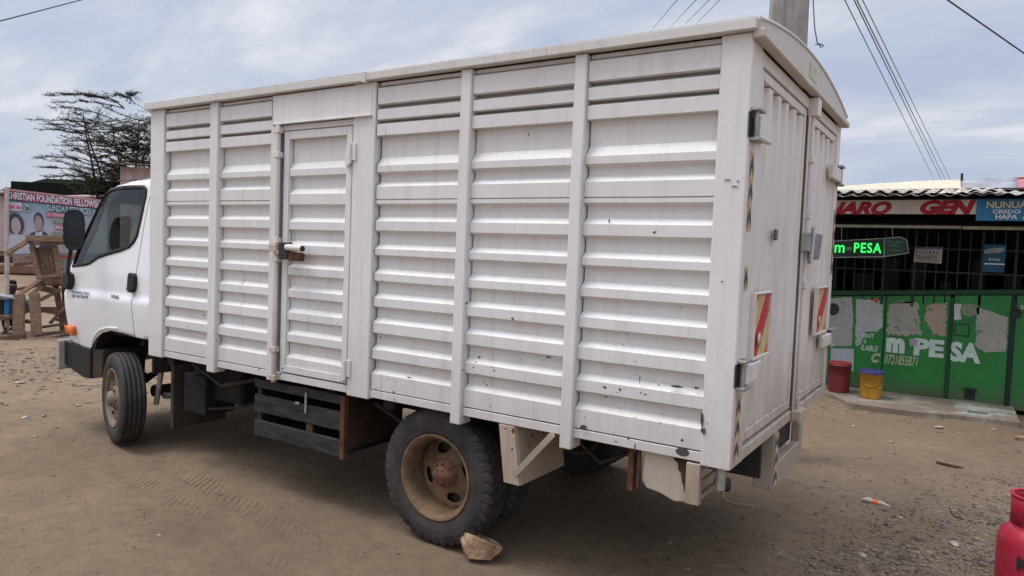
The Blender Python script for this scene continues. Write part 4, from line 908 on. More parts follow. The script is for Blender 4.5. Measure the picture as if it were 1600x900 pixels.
# pavement slab in front of the kiosk
def slabmat(name, a_, b_):
    m, t, b = nodes_of(name); n = _noise(t, 5, 6, .7); c = _ramp(t, n.outputs[0], [(.35, a_), (.65, b_)])
    n2 = _noise(t, 2.5, 5, .7, loc=(4, 4, 0)); c = _mix(t, _ramp(t, n2.outputs[0], [(.42, 0), (.56, .9)]), c, (.17, .125, .09))
    t.links.new(c, b.inputs['Base Color']); b.inputs['Roughness'].default_value = .85; _bump(t, b, _noise(t, 30, 5, .7).outputs[0], .5, .01); return m
SLAB = slabmat('cracked_screed', (.17, .145, .12), (.33, .31, .27)); SLAB2 = slabmat('pale_tile_slab', (.28, .29, .26), (.40, .41, .37))
fe = [on(*q, 2, .10) for q in ((1262, 606), (1290, 611), (1330, 628), (1375, 634), (1440, 642), (1491, 646), (1530, 650), (1595, 658))]
poly = [(-3.6, 6.75)]+[(p.x, p.y) for p in fe]; poly += [(fe[-1].x-.03, YW-.002), (-3.6, YW-.002)]
tag(MB().prism(poly, (0, 0, -.05), (1, 0, 0), (0, 1, 0), (0, 0, 1), .145).build('pavement', SLAB, None, .012), kind='structure')
q0 = on(1493, 645, 2, .10); q1 = on(1520, 649, 2, .10)
tiles = MB().prism([(q0.x, fe[5].y+.03), (fe[-1].x-.02, fe[-1].y+.03), (fe[-1].x-.03, YW-.004), (q0.x-.06, YW-.004)], (0, 0, .0955), (1, 0, 0), (0, 1, 0), (0, 0, 1), .006)
tag(tiles.build('tiled_threshold', SLAB2, None, .002), 'pale tiled threshold slab at the foot of the kiosk door', 'threshold')
g0 = on(1530, 646, 2, .102); MB().box(g0.x-.11, g0.x+.08, g0.y-.02, g0.y+.12, .1018, .1035).build('tile_patch', mat('grey_patch', (.10, .11, .10), .8), bpy.data.objects['tiled_threshold'])

# barrel and bucket
def bucket(name, px, py, h, r0, r1, m, lid, lab, cat, rim=True, handle=False, topcol=None):
    p = on(px, py, 2, .10); t = thing(name, lab, cat, (p.x, p.y, .096))
    pr_ = [(0, .001), (0, r0*.97), (.01, r0), (h*.5, (r0+r1)/2), (h*.93, r1), (h*.935, r1*1.04), (h*.965, r1*1.04), (h*.97, r1), (h, r1)]
    MB().lathe(pr_, (0, 0, 0), (0, 0, 1), 36).build('body', m, t)
    if lid == 'dish': MB().lathe([(h, r1), (h+.012, r1*1.02), (h+.02, r1*.9), (h+.006, r1*.80), (h-.004, .06), (h+.012, .045), (h+.012, .001)], (0, 0, 0), (0, 0, 1), 36).build('lid', topcol, t)
    else: MB().lathe([(h-.02, r1*1.05), (h+.012, r1*1.06), (h+.018, r1*1.0), (h+.004, r1*.93), (h+.002, .001)], (0, 0, 0), (0, 0, 1), 36).build('lid', topcol, t)
    if handle:
        MB().tube([((r1*1.04)*math.sin(a), -(r1*1.04)*math.cos(a)*.35-r1*.85, h*.9-.15*math.cos(a)) for a in [(-1.45+2.9*k/14) for k in range(15)]], .004, 6).build('handle', DARKM, t)
    return t
bucket('barrel', 1310, 611, .36, .125, .135, mat('dull_red_plastic', (.17, .022, .026), .5, col2=(.24, .04, .04), scale=5), 'dish', 'dull red plastic barrel with dished lid standing on the kiosk pavement', 'barrel', topcol=mat('dull_red_lid', (.27, .035, .035), .5))
bucket('bucket', 1360, 621, .325, .115, .135, mat('grubby_yellow_plastic', (.48, .22, .02), .5, col2=(.58, .30, .03), scale=6, var=.4), 'rim', 'grubby yellow bucket with purple blue lid and wire handle', 'bucket', handle=True, topcol=mat('violet_lid', (.05, .045, .16), .45))

# roofs behind the kiosk
def house(name, lab, wallp, h, roofs, wm):
    pass
bk = thing('back_building', 'low building with cream and grey sheet roofs showing above the kiosk', 'building', (0, 9.6, 0))
kb('wall', mat('back_wall', (.30, .26, .22), .8), (-4.5, 9.65, 0), (6, 12.5, 2.72), 0, bk)
def ptx(px, py, y): return on(px, py, 1, y)
cr_ = [ptx(*q, 9.62) for q in ((1280, 293), (1313, 291), (1370, 287), (1440, 283.5), (1502, 281.5), (1502, 299), (1280, 306))]
y_ = 9.6
mb = MB(); tp = [ptx(*q, 10.4) for q in ((1290, 293), (1313, 291.5), (1370, 287), (1440, 283), (1501, 281))]; bt = [ptx(*q, 9.2) for q in ((1290, 308), (1313, 307), (1370, 305), (1440, 303), (1502, 301))]
mb.add([*tp, *bt], [(i, i+1, i+6, i+5) for i in range(4)]); mb.build('cream_roof_sheet', mat('cream_tin', (.50, .46, .33), .6, var=.12, scale=3), bk, solid=.01)
def sheet(pa, pb, ya, yb, name, m, par, n=60, amp=.014, cycles=5, flip=False):
    a0, a1 = ptx(*pa[0], ya), ptx(*pa[1], ya); b0, b1 = ptx(*pb[0], yb), ptx(*pb[1], yb); mb = MB(); vs = []
    for j in range(n+1):
        t = j/n
        for i in range(9):
            s_ = i/8; p = a0.lerp(a1, s_).lerp(b0.lerp(b1, s_), t); vs.append((p.x, p.y, p.z+amp*math.cos(2*PI*cycles*t)))
    mb.add(vs, [(j*9+i, j*9+i+1, (j+1)*9+i+1, (j+1)*9+i) for j in range(n) for i in range(8)], True); return mb.build(name, m, par, solid=.004)
sheet(((1503, 298), (1592, 297)), ((1502, 281), (1588, 278)), 9.3, 10.4, 'grey_roof_sheet', mat('grey_tin', (.22, .22, .24), .55, .2, col2=(.34, .34, .37), scale=3), bk)
sheet(((1591, 297), (1625, 297)), ((1588, 278.5), (1625, 277)), 9.3, 10.4, 'red_roof_sheet', mat('red_tin', (.38, .14, .14), .6), bk)
MB().tube([ptx(1584, 299, 10.2), ptx(1592, 279, 10.35), ptx(1625, 277, 10.35)], .02, 6).build('roof_edging', mat('maroon_edge', (.14, .02, .03), .6), bk)
MB().box(ptx(1500, 290, 10.3).x, ptx(1504, 290, 10.3).x, 10.28, 10.32, 2.8, ptx(1502, 271, 10.3).z).build('roof_post', DARKM, bk)
for o in bk.children: o.matrix_parent_inverse = Matrix.Translation(-bk.location)

# gas cylinder
gp = on(1612, 990, 2, 0)
GR = paint('cylinder_red', (.42, .013, .045), .75, .5, (.10, .01, .015), seed=51, rough=.38, zlow=.06)
gc = thing('gas_cylinder', 'pinkish red gas cylinder with open collar at the right edge of the yard', 'gas cylinder', (gp.x, gp.y, 0))
rr = .165
prb = [(.03, .10), (.035, rr*.9), (.07, rr), (.20, rr), (.26, rr*1.004), (.44, rr), (.475, rr*.96), (.505, rr*.80), (.525, rr*.5), (.535, .001)]
MB().lathe(prb, (0, 0, 0), (0, 0, 1), 48).build('body', GR, gc)
MB().lathe([(0, .12), (.045, .125)], (0, 0, 0), (0, 0, 1), 40).build('foot_ring', GR, gc, solid=.004)
mb = MB(); n = 60; vs = []
rc = .118
for (z, f) in ((.525, 'l'), (.60, 'l'), (.61, 'u'), (.662, 'u')):
    for k in range(n): a = 2*PI*k/n; vs.append((rc*math.cos(a), rc*math.sin(a), z))
fs_ = []
for k in range(n):
    kk = (k+1) % n; ang = math.degrees(2*PI*k/n) % 360
    fs_ += [(2*n+k, 2*n+kk, 3*n+kk, 3*n+k), (n+k, n+kk, 2*n+kk, 2*n+k)] if True else []
    if (185 < ang < 232) or (290 < ang < 345) or (60 < ang < 110): fs_ += [(k, kk, n+kk, n+k)]
fs_ = [f for f in fs_ if not (f[0] >= n and f[0] < 2*n and not ((180 < (math.degrees(2*PI*(f[0]-n)/n) % 360) < 237) or (285 < (math.degrees(2*PI*(f[0]-n)/n) % 360) < 350) or (55 < (math.degrees(2*PI*(f[0]-n)/n) % 360) < 115)))]
mb.add(vs, fs_, True); mb.build('collar', GR, gc, solid=.005, bevel=0)
MB().tube([(rc*math.cos(2*PI*k/40), rc*math.sin(2*PI*k/40), .662) for k in range(41)], .0075, 8, caps=False).build('collar_rim', GR, gc)
MB().lathe([(.53, .03), (.56, .028), (.565, .018), (.60, .018), (.60, .001)], (0, 0, 0), (0, 0, 1), 16).build('valve', mat('brass', (.45, .33, .15), .4, .8), gc)
# lettering wrapped on the body: block letters in black
for k, ch in enumerate('KGAS'):
    a0 = math.atan2(CAM.y-gp.y, CAM.x-gp.x)-.28+k*.45
    p = Vector((math.cos(a0), math.sin(a0), 0)); tg = Vector((-math.sin(a0), math.cos(a0), 0))
    text(ch, p*(rr+.004)-tg*.03+Vector((0, 0, .345)), tg, (0, 0, 1), .06, .062, INK, gc, bold=.04)
MB().box(-.0, .05, -.112, -.108, .60, .64).build('label_plate', WHT, gc)

# concrete pole behind the lorry, hanging wire, overhead cables
pb_ = on(1232, 20, 1, 3.35); t_ = (pb_-CAM).length
pole = thing('utility_pole', 'square grey concrete utility pole standing behind the lorry\'s rear corner', 'utility pole', (pb_.x, 3.35, 0))
mb = MB(); hw = .178
vs = []; 
for z, s_ in ((-.1, 1.12), (3.4, 1.0), (9.0, .72)):
    for (u, v) in ((-1, -1), (-.35, -1), (-.28, -.86), (.28, -.86), (.35, -1), (1, -1), (1, 1), (-1, 1)): vs.append((u*hw*s_*.84, v*hw*s_*.7, z))
mb.add(vs, [(i*8+k, i*8+(k+1) % 8, (i+1)*8+(k+1) % 8, (i+1)*8+k) for i in range(2) for k in range(8)]+[tuple(range(16, 24))]); po = mb.build('shaft', CONC, pole, .01); po.rotation_euler = (0, 0, .35)
MB().box(-.9, .9, -.06, .06, 8.4, 8.52).build('cross_arm', WOOD, pole)
WIRE = mat('dark_wire', (.03, .03, .035), .6, bump=0); WIREB = mat('blue_wire', (.06, .10, .16), .5, bump=0)
def cable(name, p0, p1, sag, r, lab, grp='overhead cables', m=WIRE, n=16):
    pts = [p0.lerp(p1, k/n)-Vector((0, 0, 1))*sag*4*(k/n)*(1-k/n) for k in range(n+1)]
    tag(MB().tube(pts, r, 5).build(name, m), lab, 'cable', grp)
cable('overhead_cable', dep(1310, -20, 13), dep(1462, 285, 46), .0, .010, 'thin overhead cable, leftmost of the four fanning down to the kiosk roofs')
cable('overhead_cable', dep(1325, -20, 13), dep(1473, 285, 46), .0, .012, 'thin overhead cable, second from the left of four above the kiosk')
cable('overhead_cable', dep(1329, -20, 13.5), dep(1479, 285, 46), .0, .012, 'thin overhead cable, third from the left of four above the kiosk')
cable('overhead_cable', dep(1338, -20, 14), dep(1487, 285, 46), .0, .010, 'thin overhead cable, rightmost of the four fanning down to the kiosk roofs')
cable('overhead_cable', dep(1455, -18, 9), dep(1650, 118, 11), .0, .011, 'thick dark cable crossing the sky\'s top right corner')
cable('overhead_cable', dep(-20, 38, 12), dep(180, -14, 18), .0, .012, 'dark cable crossing the sky\'s top left corner')
for k, (a, b) in enumerate((((1020, 45), (1062, -5)), ((1052, 38), (1092, -5)), ((1073, 35), (1113, -5)), ((1093, 32), (1129, -5)))):
    cable('overhead_cable', dep(*a, 24) + (dep(*a, 24)-dep(*b, 10))*.3, dep(*b, 10), 0, .006, ('faint cable rising above the lorry roof, leftmost of four', 'faint cable rising above the lorry roof, second of four', 'faint cable rising above the lorry roof, third of four', 'faint cable rising above the lorry roof, nearest the pole')[k])
q = [dep(*a, 5.6) for a in ((1270, -30), (1271, 10), (1273, 45), (1277, 66), (1283, 74), (1287, 72), (1284, 69), (1278, 69), (1274, 70))]
tag(MB().tube(q, .005, 6).build('dangling_wire', WIREB), 'short blue wire with a looped end dangling beside the concrete pole', 'wire')

# ------------------------------------------------------------------ LEFT BACKGROUND
# church banner on posts
bn = thing('banner_sign', 'printed church banner with two portraits stretched between pale posts', 'banner', dep(12, 530, 12.3)*1.0)
bn.location.z = 0
A = dep(6, 294, 12.35); B = dep(165, 313, 12.9)      # top edge
A2 = dep(12, 398, 12.35); B2 = dep(165, 400, 12.9)
def bq_(u, v, off=0):                                 # banner coordinates 0..1 to space
    p = A.lerp(B, u).lerp(A2.lerp(B2, u), v); n = (B-A).cross(A2-A).normalized(); 
    if n.dot(CAM-p) < 0: n = -n
    return p+n*off
mb = MB(); nu, nv = 30, 14
mb.add([bq_(i/nu, j/nv, .015*noise.noise(Vector((i*.3, j*.4, 0)))) for j in range(nv+1) for i in range(nu+1)], [(j*(nu+1)+i, j*(nu+1)+i+1, (j+1)*(nu+1)+i+1, (j+1)*(nu+1)+i) for j in range(nv) for i in range(nu)], True)
m, t, b = nodes_of('banner_print')
c_ = t.nodes.new('ShaderNodeTexCoord'); s_ = t.nodes.new('ShaderNodeSeparateXYZ'); t.links.new(c_.outputs['Generated'], s_.inputs[0])
nn = _noise(t, 1.5, 4, .6); pal = _ramp(t, s_.outputs[2], [(.0, (.42, .40, .44)), (.45, (.34, .36, .42)), (.8, (.09, .23, .33)), (1, (.07, .20, .30))])
t.links.new(_mix(t, _ramp(t, nn.outputs[0], [(.4, 0), (.7, .4)]), pal, (.40, .38, .42)), b.inputs['Base Color']); b.inputs['Roughness'].default_value = .6
mb.build('banner_sheet', m, bn, solid=.004)
def bpatch(u0, u1, v0, v1, mm_, name, off=.022):
    nn_ = 12; mb = MB(); mb.add([bq_(u0+(u1-u0)*i/nn_, v, off) for v in (v0, v1) for i in range(nn_+1)], [(i, i+1, i+nn_+2, i+nn_+1) for i in range(nn_)]); return mb.build(name, mm_, bn, solid=.002)
MAG = mat('banner_magenta', (.20, .025, .075), .6, bump=0); BW = mat('banner_white', (.55, .53, .54), .6, bump=0); DKT = mat('banner_dark', (.05, .04, .06), .6, bump=0); PNK = mat('banner_pink', (.50, .06, .15), .6, bump=0)
bpatch(.0, 1, .0, .03, mat('banner_rim', (.40, .22, .24), .6), 'top_hem'); bpatch(.0, 1, .03, .17, MAG, 'title_band')
def btext(s, u0, v1, u1, v0, mm_, bold=.02, off=.027):
    p = bq_(u0, v1, off); q = bq_(u1, v1, off); r = q-p; up = bq_(u0, v0, off)-p
    n = r.cross(up); up2 = up.normalized(); text(s, p, r, up2, r.length, up.length, mm_, bn, bold=bold, lift=.002)
btext('CHRISTIAN FOUNDATION FELLOWSHIP', .03, .155, .99, .045, BW, .03)
btext('SUNDAY SERVICES', .42, .29, .86, .19, DKT, .06, .024); btext('SUNDAY SERVICES', .415, .285, .855, .185, mat('banner_sky', (.35, .48, .53), .6, bump=0), .02, .03)
bpatch(.40, .71, .31, .38, PNK, 'pink_band'); btext('1ST SERVICE 8:00AM', .41, .37, .70, .32, BW, .01, .026)
btext('8:00AM - 10:00AM', .46, .48, .80, .41, DKT, .05, .024); btext('8:00AM - 10:00AM', .458, .478, .798, .41, mat('banner_green', (.40, .42, .33), .6, bump=0), .01, .03)
bpatch(.49, .62, .505, .575, PNK, 'pink_band'); btext('MAIN SERVICE', .50, .57, .75, .515, BW, .01, .026)
btext('10:30AM - 1:00PM', .45, .68, .80, .61, DKT, .05, .024); btext('10:30AM - 1:00PM', .448, .678, .798, .61, mat('banner_green', (.4, .42, .33)), .01, .03)
btext('WELCOME TO THE', .50, .78, .86, .72, BW, .02); btext('STATION', .49, .865, .64, .80, BW, .02)
bpatch(.03, .165, .20, .33, mat('banner_badge', (.52, .42, .46), .6, bump=0), 'badge'); btext('faith life', .04, .30, .155, .235, PNK, .02)
bpatch(.185, .24, .22, .33, mat('banner_badge2', (.42, .46, .5), .6, bump=0), 'badge'); btext('24', .19, .32, .235, .23, DKT, .03)
def blob(cu, cv, ru, rv, mm_, name, off=.022, n=20, pts=None):
    ps = pts or [(cu+ru*math.cos(2*PI*k/n), cv+rv*math.sin(2*PI*k/n)) for k in range(n)]
    mb = MB(); mb.add([bq_(u, v, off) for u, v in ps], [tuple(range(len(ps)))]); mb.build(name, mm_, bn)
SK = mat('print_skin', (.36, .28, .29), .6, bump=0, var=.15, scale=30); SK2 = mat('print_skin_dark', (.30, .22, .22), .6, bump=0, var=.15, scale=30); HR = mat('print_hair', (.045, .05, .07), .6, bump=0); SUIT = mat('print_suit', (.055, .045, .065), .6, bump=0); DRS = mat('print_dress', (.42, .41, .46), .6, bump=0, var=.2, scale=30)
blob(.1, .53, .078, .17, HR, 'portrait_hair', .022)
blob(0, 0, 0, 0, DRS, 'portrait_dress', .024, pts=[(.01, .98), (.015, .75), (.05, .69), (.15, .69), (.22, .74), (.27, .82), (.28, .98)])
blob(.1, .56, .047, .13, SK, 'portrait_face', .026)
blob(0, 0, 0, 0, SUIT, 'portrait_suit', .024, pts=[(.20, .72), (.25, .65), (.30, .63), (.38, .62), (.46, .75), (.50, .88), (.50, .98), (.25, .98)])
blob(0, 0, 0, 0, DRS, 'portrait_shirt', .026, pts=[(.29, .64), (.36, .63), (.34, .80), (.29, .98), (.24, .98)])
blob(.325, .45, .048, .13, HR, 'portrait_hair', .026); blob(.322, .50, .039, .125, SK2, 'portrait_face', .028)
for a_, b_ in (((11, 296), (16, 532)), ((164, 313), (160, 500))):
    d_ = 12.3 if a_[0] < 100 else 12.95
    p = dep(*a_, d_); g = Vector((p.x, p.y, 0)); MB().tube([g, p+Vector((0, 0, .04))], .035, 10).build('post', mat('post_pale', (.42, .38, .36), .7), bn)
for o in bn.children:
    o.matrix_parent_inverse = Matrix.Translation(-bn.location)
for cu, cv, dy_ in ((.1, .53, .0), (.322, .475, .0)):
    for du in (-.017, .017): blob(cu+du, cv, .007, .010, HR, 'portrait_eye', .0295, 8)
    blob(cu, cv+.075, .014, .010, mat('print_smile', (.45, .38, .38), .6, bump=0), 'portrait_mouth', .0295, 8); blob(cu, cv+.035, .006, .016, SUIT, 'portrait_nose', .0292, 6)
# stacked wooden furniture
def plank(mb, a, b, wpx, d0, th, d1=None):
    """board between two sighted points, wpx wide in the picture plane at that distance"""
    p, q = dep(*a, d0), dep(*b, d1 or d0); t = (q-p).normalized(); n = t.cross(F_).normalized()*(wpx/2*d0/FOC)
    mb.beam(p, q, n, F_*th/2)
wb = thing('wooden_bench', 'raw timber bench frame with broad plank legs, at the bottom of the stack', 'bench', (0, 0, 0), None)
D1 = 12.0
for a in (((30, 460), (29, 524), 17), ((54, 458), (57, 524), 15)):
    mb = MB(); plank(mb, a[0], a[1], a[2], D1, .05); mb.build('leg', WOODL, wb, .004)
for a in (((98, 470), (101, 520), 13),):
    mb = MB(); plank(mb, a[0], a[1], a[2], D1+.6, .05); mb.build('leg', WOOD, wb, .004)
mb = MB(); plank(mb, (63, 440), (104, 436), 11, D1+.3, .06); mb.build('back_rail', WOODL, wb, .004)
mb = MB(); plank(mb, (30, 460), (66, 436), 6, D1-.02, .05, D1+.28); plank(mb, (46, 462), (76, 440), 6, D1+.06, .04, D1+.4); mb.build('side_rail', WOODL, wb, .003)
mb = MB(); plank(mb, (38, 484), (88, 484), 9, D1+.45, .04); plank(mb, (38, 502), (52, 504), 5, D1+.4, .04); plank(mb, (60, 512), (102, 506), 4, D1+.5, .04); plank(mb, (55, 524), (104, 518), 5, D1+.3, .04); plank(mb, (64, 450), (86, 455), 9, D1+.4, .04); mb.build('cross_rail', WOOD, wb, .003)
wc = thing('wooden_chair', 'slat backed timber chair lying on top of the bench frame', 'chair', (0, 0, 0))
for a in (((50, 384), (62, 433), 8), ((86, 384), (93, 430), 6)):
    mb = MB(); plank(mb, a[0], a[1], a[2], D1+.12, .05); mb.build('back_post', WOODL, wc, .004)
for k in range(4):
    mb = MB(); plank(mb, (58+k*7.5, 387), (66+k*7, 431), 5.2, D1+.15, .02); mb.build('back_slat', WOOD, wc, .003)
mb = MB(); plank(mb, (58, 434), (104, 428), 5, D1+.1, .06); mb.build('lower_rail', WOODL, wc, .003)
mb = MB(); plank(mb, (49, 373), (106, 374), 9, D1+.1, .3); plank(mb, (52, 381), (106, 381), 4, D1+.05, .05); mb.build('top_rail', WOODL, wc, .004)
mb = MB(); plank(mb, (9, 397), (52, 371), 7, D1-.15, .05, D1+.05); mb.build('arm_rest', WOODL, wc, .004)
wd2 = thing('wooden_stool', 'small dark timber stool half hidden behind the lorry cab', 'stool', (0, 0, 0))
mb = MB(); plank(mb, (86, 445), (97, 498), 8, D1+.9, .05); mb.build('leg', WOOD, wd2, .003); mb = MB(); plank(mb, (85, 443), (112, 440), 8, D1+.9, .35); mb.build('seat', WOOD, wd2, .003)
mb = MB(); plank(mb, (84, 498), (110, 505), 4, D1+.9, .04); plank(mb, (104, 445), (106, 505), 14, D1+1.0, .04); mb.build('panel', WOOD, wd2, .003)
oc = MB(); plank(oc, (101, 474), (101, 497), 10, D1+.7, .25); tag(oc.build('plastic_stool', ORANGE, None, .05, 3), 'orange plastic stool showing between the timber and the lorry cab', 'stool')
od = MB(); plank(od, (92, 398), (108, 400), 10, D1+1.6, .4); tag(od.build('plastic_basin', mat('faded_orange', (.42, .10, .05), .5), None, .05, 3), 'faded orange red basin on the timber pile behind the chair', 'basin')
ct = thing('low_table', 'low dark table with a pale edge left of the timber bench', 'table', (0, 0, 0))
mb = MB(); plank(mb, (-12, 461), (24, 466), 4, D1+.2, .5); plank(mb, (-12, 461), (24, 466), 2, D1-.07, .03); mb.build('table_top', mat('table_grey', (.26, .27, .27), .6), ct)
mb = MB(); plank(mb, (-12, 494), (24, 492), 3, D1+.1, .3); mb.build('shelf', WOODL, ct); mb = MB(); plank(mb, (3, 465), (4, 500), 6, D1+.4, .05); plank(mb, (21, 465), (22, 522), 3, D1+.1, .05); plank(mb, (-10, 465), (-10, 528), 6, D1+.1, .05); mb.build('leg', DARKM, ct)
mb = MB(); plank(mb, (13, 468), (13, 491), 8, D1+.1, .1); tag(mb.build('blue_box', mat('bright_blue', (.015, .16, .36), .5), None, .01), 'small bright blue box on the shelf of the low table', 'box')
kl = MB(); plank(kl, (-15, 533), (34, 528), 13, D1-.1, .25); tag(kl.build('timber_baulk', WOOD, None, .01), 'heavy timber baulk lying on the ground before the low table', 'timber')
mb = MB(); plank(mb, (-12, 500), (22, 497), 4, D1+.5, .3); tag(mb.build('loose_board', WOODL, None, .004), 'loose pale board under the low table', 'board')

for k, (a_, b_, w_, d_, lab) in enumerate((((26, 452), (84, 442), 4, .75, 'thin batten lying across the bench frame'), ((34, 478), (100, 492), 5, .9, 'batten slanting down behind the two plank legs'), ((62, 398), (84, 440), 4, .5, 'batten leaning behind the slat backed chair'),
        ((40, 402), (92, 396), 5, 1.2, 'board laid flat behind the chair\'s slats'), ((22, 414), (70, 408), 5, 1.5, 'long dark board behind the stack at chair height'), ((60, 470), (96, 452), 5, .7, 'short board propped upwards between legs and cab'), ((5, 520), (44, 500), 4, .6, 'stick leaning from the ground to the left plank leg'), ((78, 505), (104, 478), 4, .5, 'short prop beside the orange stool'))):
    mb = MB(); plank(mb, a_, b_, w_, D1+d_, .05); tag(mb.build('timber_batten', (WOOD, WOODL)[k % 2], None, .004), 'rough '+lab, 'timber', 'loose timber in the furniture stack')
# seated person behind the banner post
pc = dep(19, 448, 12.75)
def skin_body(name, verts, edges, rad, m, parent, sub=2):
    me = bpy.data.meshes.new(name); me.from_pydata([tuple(v) for v in verts], edges, []); me.update(); o = bpy.data.objects.new(name, me); C.objects.link(o)
    me.materials.append(m); o.modifiers.new('s', 'SKIN')
    for i, sv in enumerate(me.skin_vertices[0].data): sv.radius = (rad[i], rad[i]); sv.use_root = (i == 0)
    s_ = o.modifiers.new('sub', 'SUBSURF'); s_.levels = sub; s_.render_levels = sub; o.modifiers['s'].use_smooth_shade = True
    if parent: o.parent = parent
    return o
hz = pc.z; gx, gy = pc.x, pc.y; fwd = Vector((CAM.x-gx, CAM.y-gy, 0)).normalized(); rgt = Vector((-fwd.y, fwd.x, 0))
def bp3(r, f, z): return Vector((gx, gy, 0))+rgt*r+fwd*f+Vector((0, 0, z))
PS = mat('dark_skin', (.055, .03, .022), .6, bump=0)
sc_ = hz-.0
vs = [bp3(0, -.05, hz-.62), bp3(0, -.04, hz-.45), bp3(0, 0, hz-.28), bp3(0, .01, hz-.17), bp3(0, .02, hz-.09), bp3(0, .02, hz), bp3(0, .015, hz+.06),
      bp3(-.17, 0, hz-.24), bp3(-.21, .08, hz-.42), bp3(-.12, .26, hz-.50), bp3(.17, 0, hz-.24), bp3(.21, .08, hz-.42), bp3(.12, .26, hz-.50),
      bp3(-.10, .30, hz-.60), bp3(-.10, .34, .06), bp3(-.10, .46, .03), bp3(.10, .30, hz-.60), bp3(.10, .34, .06), bp3(.10, .46, .03)]
ed = [(0, 1), (1, 2), (2, 3), (3, 4), (4, 5), (5, 6), (2, 7), (7, 8), (8, 9), (2, 10), (10, 11), (11, 12), (0, 13), (13, 14), (14, 15), (0, 16), (16, 17), (17, 18)]
ra = [.13, .12, .12, .05, .05, .095, .07, .06, .045, .032, .06, .045, .032, .07, .04, .03, .07, .04, .03]
pers = skin_body('person', vs, ed, ra, PS, None); tag(pers, 'seated person in blue and green clothes behind the pale banner post', 'person')
shirt = skin_body('clothing', [bp3(0, -.04, hz-.60), bp3(0, -.03, hz-.42), bp3(0, .0, hz-.27), bp3(-.17, 0, hz-.25), bp3(-.21, .08, hz-.41), bp3(.17, 0, hz-.25), bp3(.21, .08, hz-.41)], [(0, 1), (1, 2), (2, 3), (3, 4), (2, 5), (5, 6)], [.16, .15, .13, .08, .065, .08, .065], mat('blue_shirt', (.06, .09, .20), .8), pers)
m, t, b = nodes_of('green_check'); ck = t.nodes.new('ShaderNodeTexChecker'); ck.inputs['Scale'].default_value = 22; ck.inputs[1].default_value = (.03, .28, .10, 1); ck.inputs[2].default_value = (.35, .50, .38, 1)
tcx = t.nodes.new('ShaderNodeTexCoord'); t.links.new(tcx.outputs['Object'], ck.inputs[0]); t.links.new(ck.outputs[0], b.inputs['Base Color'])
skin_body('clothing', [bp3(.06, .05, hz-.19), bp3(.16, .10, hz-.22), bp3(.26, .14, hz-.27)], [(0, 1), (1, 2)], [.06, .085, .06], m, pers)
skin_body('hair', [bp3(0, -.01, hz+.04), bp3(.0, -.035, hz+.09), bp3(.03, -.06, hz+.02)], [(0, 1), (1, 2)], [.10, .07, .06], mat('black_hair', (.012, .011, .011), .8), pers)

# far timber pile, bank, buildings
def rockmat(): return mat('red_bank', (.16, .085, .055), .9, col2=(.24, .14, .10), scale=3)
far = dep(50, 424, 30)
fl = MB()
b0 = dep(-60, 421, 30); b1 = dep(140, 419, 30); b0.z = b1.z = .0
dv = (b1-b0).normalized(); nv_ = Vector((-dv.y, dv.x, 0))
MB_ = MB().beam(b0-dv*6+Vector((0, 0, .18)), b1+dv*12+Vector((0, 0, .18)), (0, 0, .2), nv_*.6); tag(MB_.build('low_wall', rockmat(), None, .05), 'low red brown mud wall across the far side of the yard', 'wall')
rnd = random.Random(3)
for k in range(26):
    u = rnd.uniform(-.1, 1.05); z = .42+rnd.random()*.5; c = b0.lerp(b1, u)+Vector((0, 0, z))+nv_*rnd.uniform(.2, 1.0)
    l = rnd.uniform(.5, 1.3); d_ = (dv+nv_*rnd.uniform(-.4, .4)+Vector((0, 0, rnd.uniform(-.06, .06)))).normalized()
    o = MB().beam(c-d_*l, c+d_*l, (0, 0, rnd.uniform(.03, .09)), nv_*rnd.uniform(.04, .1)).build('timber_offcut', (WOOD, WOODL, TAR, rockmat())[k % 4], None, .01)
    tag(o, 'weathered timber offcut in the heap on the far mud wall', 'timber', 'timber heap beyond the banner')
w0 = dep(-80, 300, 44); w1 = dep(300, 300, 44); dv2 = Vector((w1.x-w0.x, w1.y-w0.y, 0)).normalized(); nv2 = Vector((-dv2.y, dv2.x, 0))
def far_house(name, lab, px0, px1, ptop, D, wall, roof, rh=.35, over=.4, rtop=None):
    a = dep(px0, ptop, D); b = dep(px1, ptop, D); d = Vector((b.x-a.x, b.y-a.y, 0)); ln = d.length; d.normalize(); n = Vector((-d.y, d.x, 0)); h = (a.z+b.z)/2
    t = thing(name, lab, 'building', (a.x, a.y, 0))
    g = Vector((a.x, a.y, 0))
    mb = MB(); vs = [g, g+d*ln, g+d*ln+n*5, g+n*5]; mb.add([v-g for v in vs]+[v-g+Vector((0, 0, h)) for v in vs], [(0, 1, 5, 4), (1, 2, 6, 5), (2, 3, 7, 6), (3, 0, 4, 7), (4, 5, 6, 7)]); mb.build('wall', wall, t)
    mb = MB(); nn_ = int(ln/.12); vs = []
    for j, (o_, z) in enumerate(((-over, h+.04), (2.5, h+rh), (5.2, h+.04))):
        for i in range(nn_+1): vs.append(d*((ln+.6)*i/nn_-.3)+n*o_+Vector((0, 0, z+.025*(i % 2))))
    mb.add(vs, [(j*(nn_+1)+i, j*(nn_+1)+i+1, (j+1)*(nn_+1)+i+1, (j+1)*(nn_+1)+i) for j in range(2) for i in range(nn_)]); mb.build('roof', roof, t, solid=.03)
    return t
far_house('far_shed', 'shed with a black sheet roof showing above the church banner', 20, 128, 303, 30, mat('shed_wall', (.25, .17, .15), .8), mat('black_sheet', (.010, .011, .010), 1, spec=0, col2=(.02, .024, .018)), .8)
far_house('far_house', 'pink walled house with rusty tin roof between the tree and the lorry', 188, 330, 263, 24, mat('pink_render', (.42, .32, .31), .8, scale=4), mat('rusty_tin', (.11, .07, .06), .8), .3)
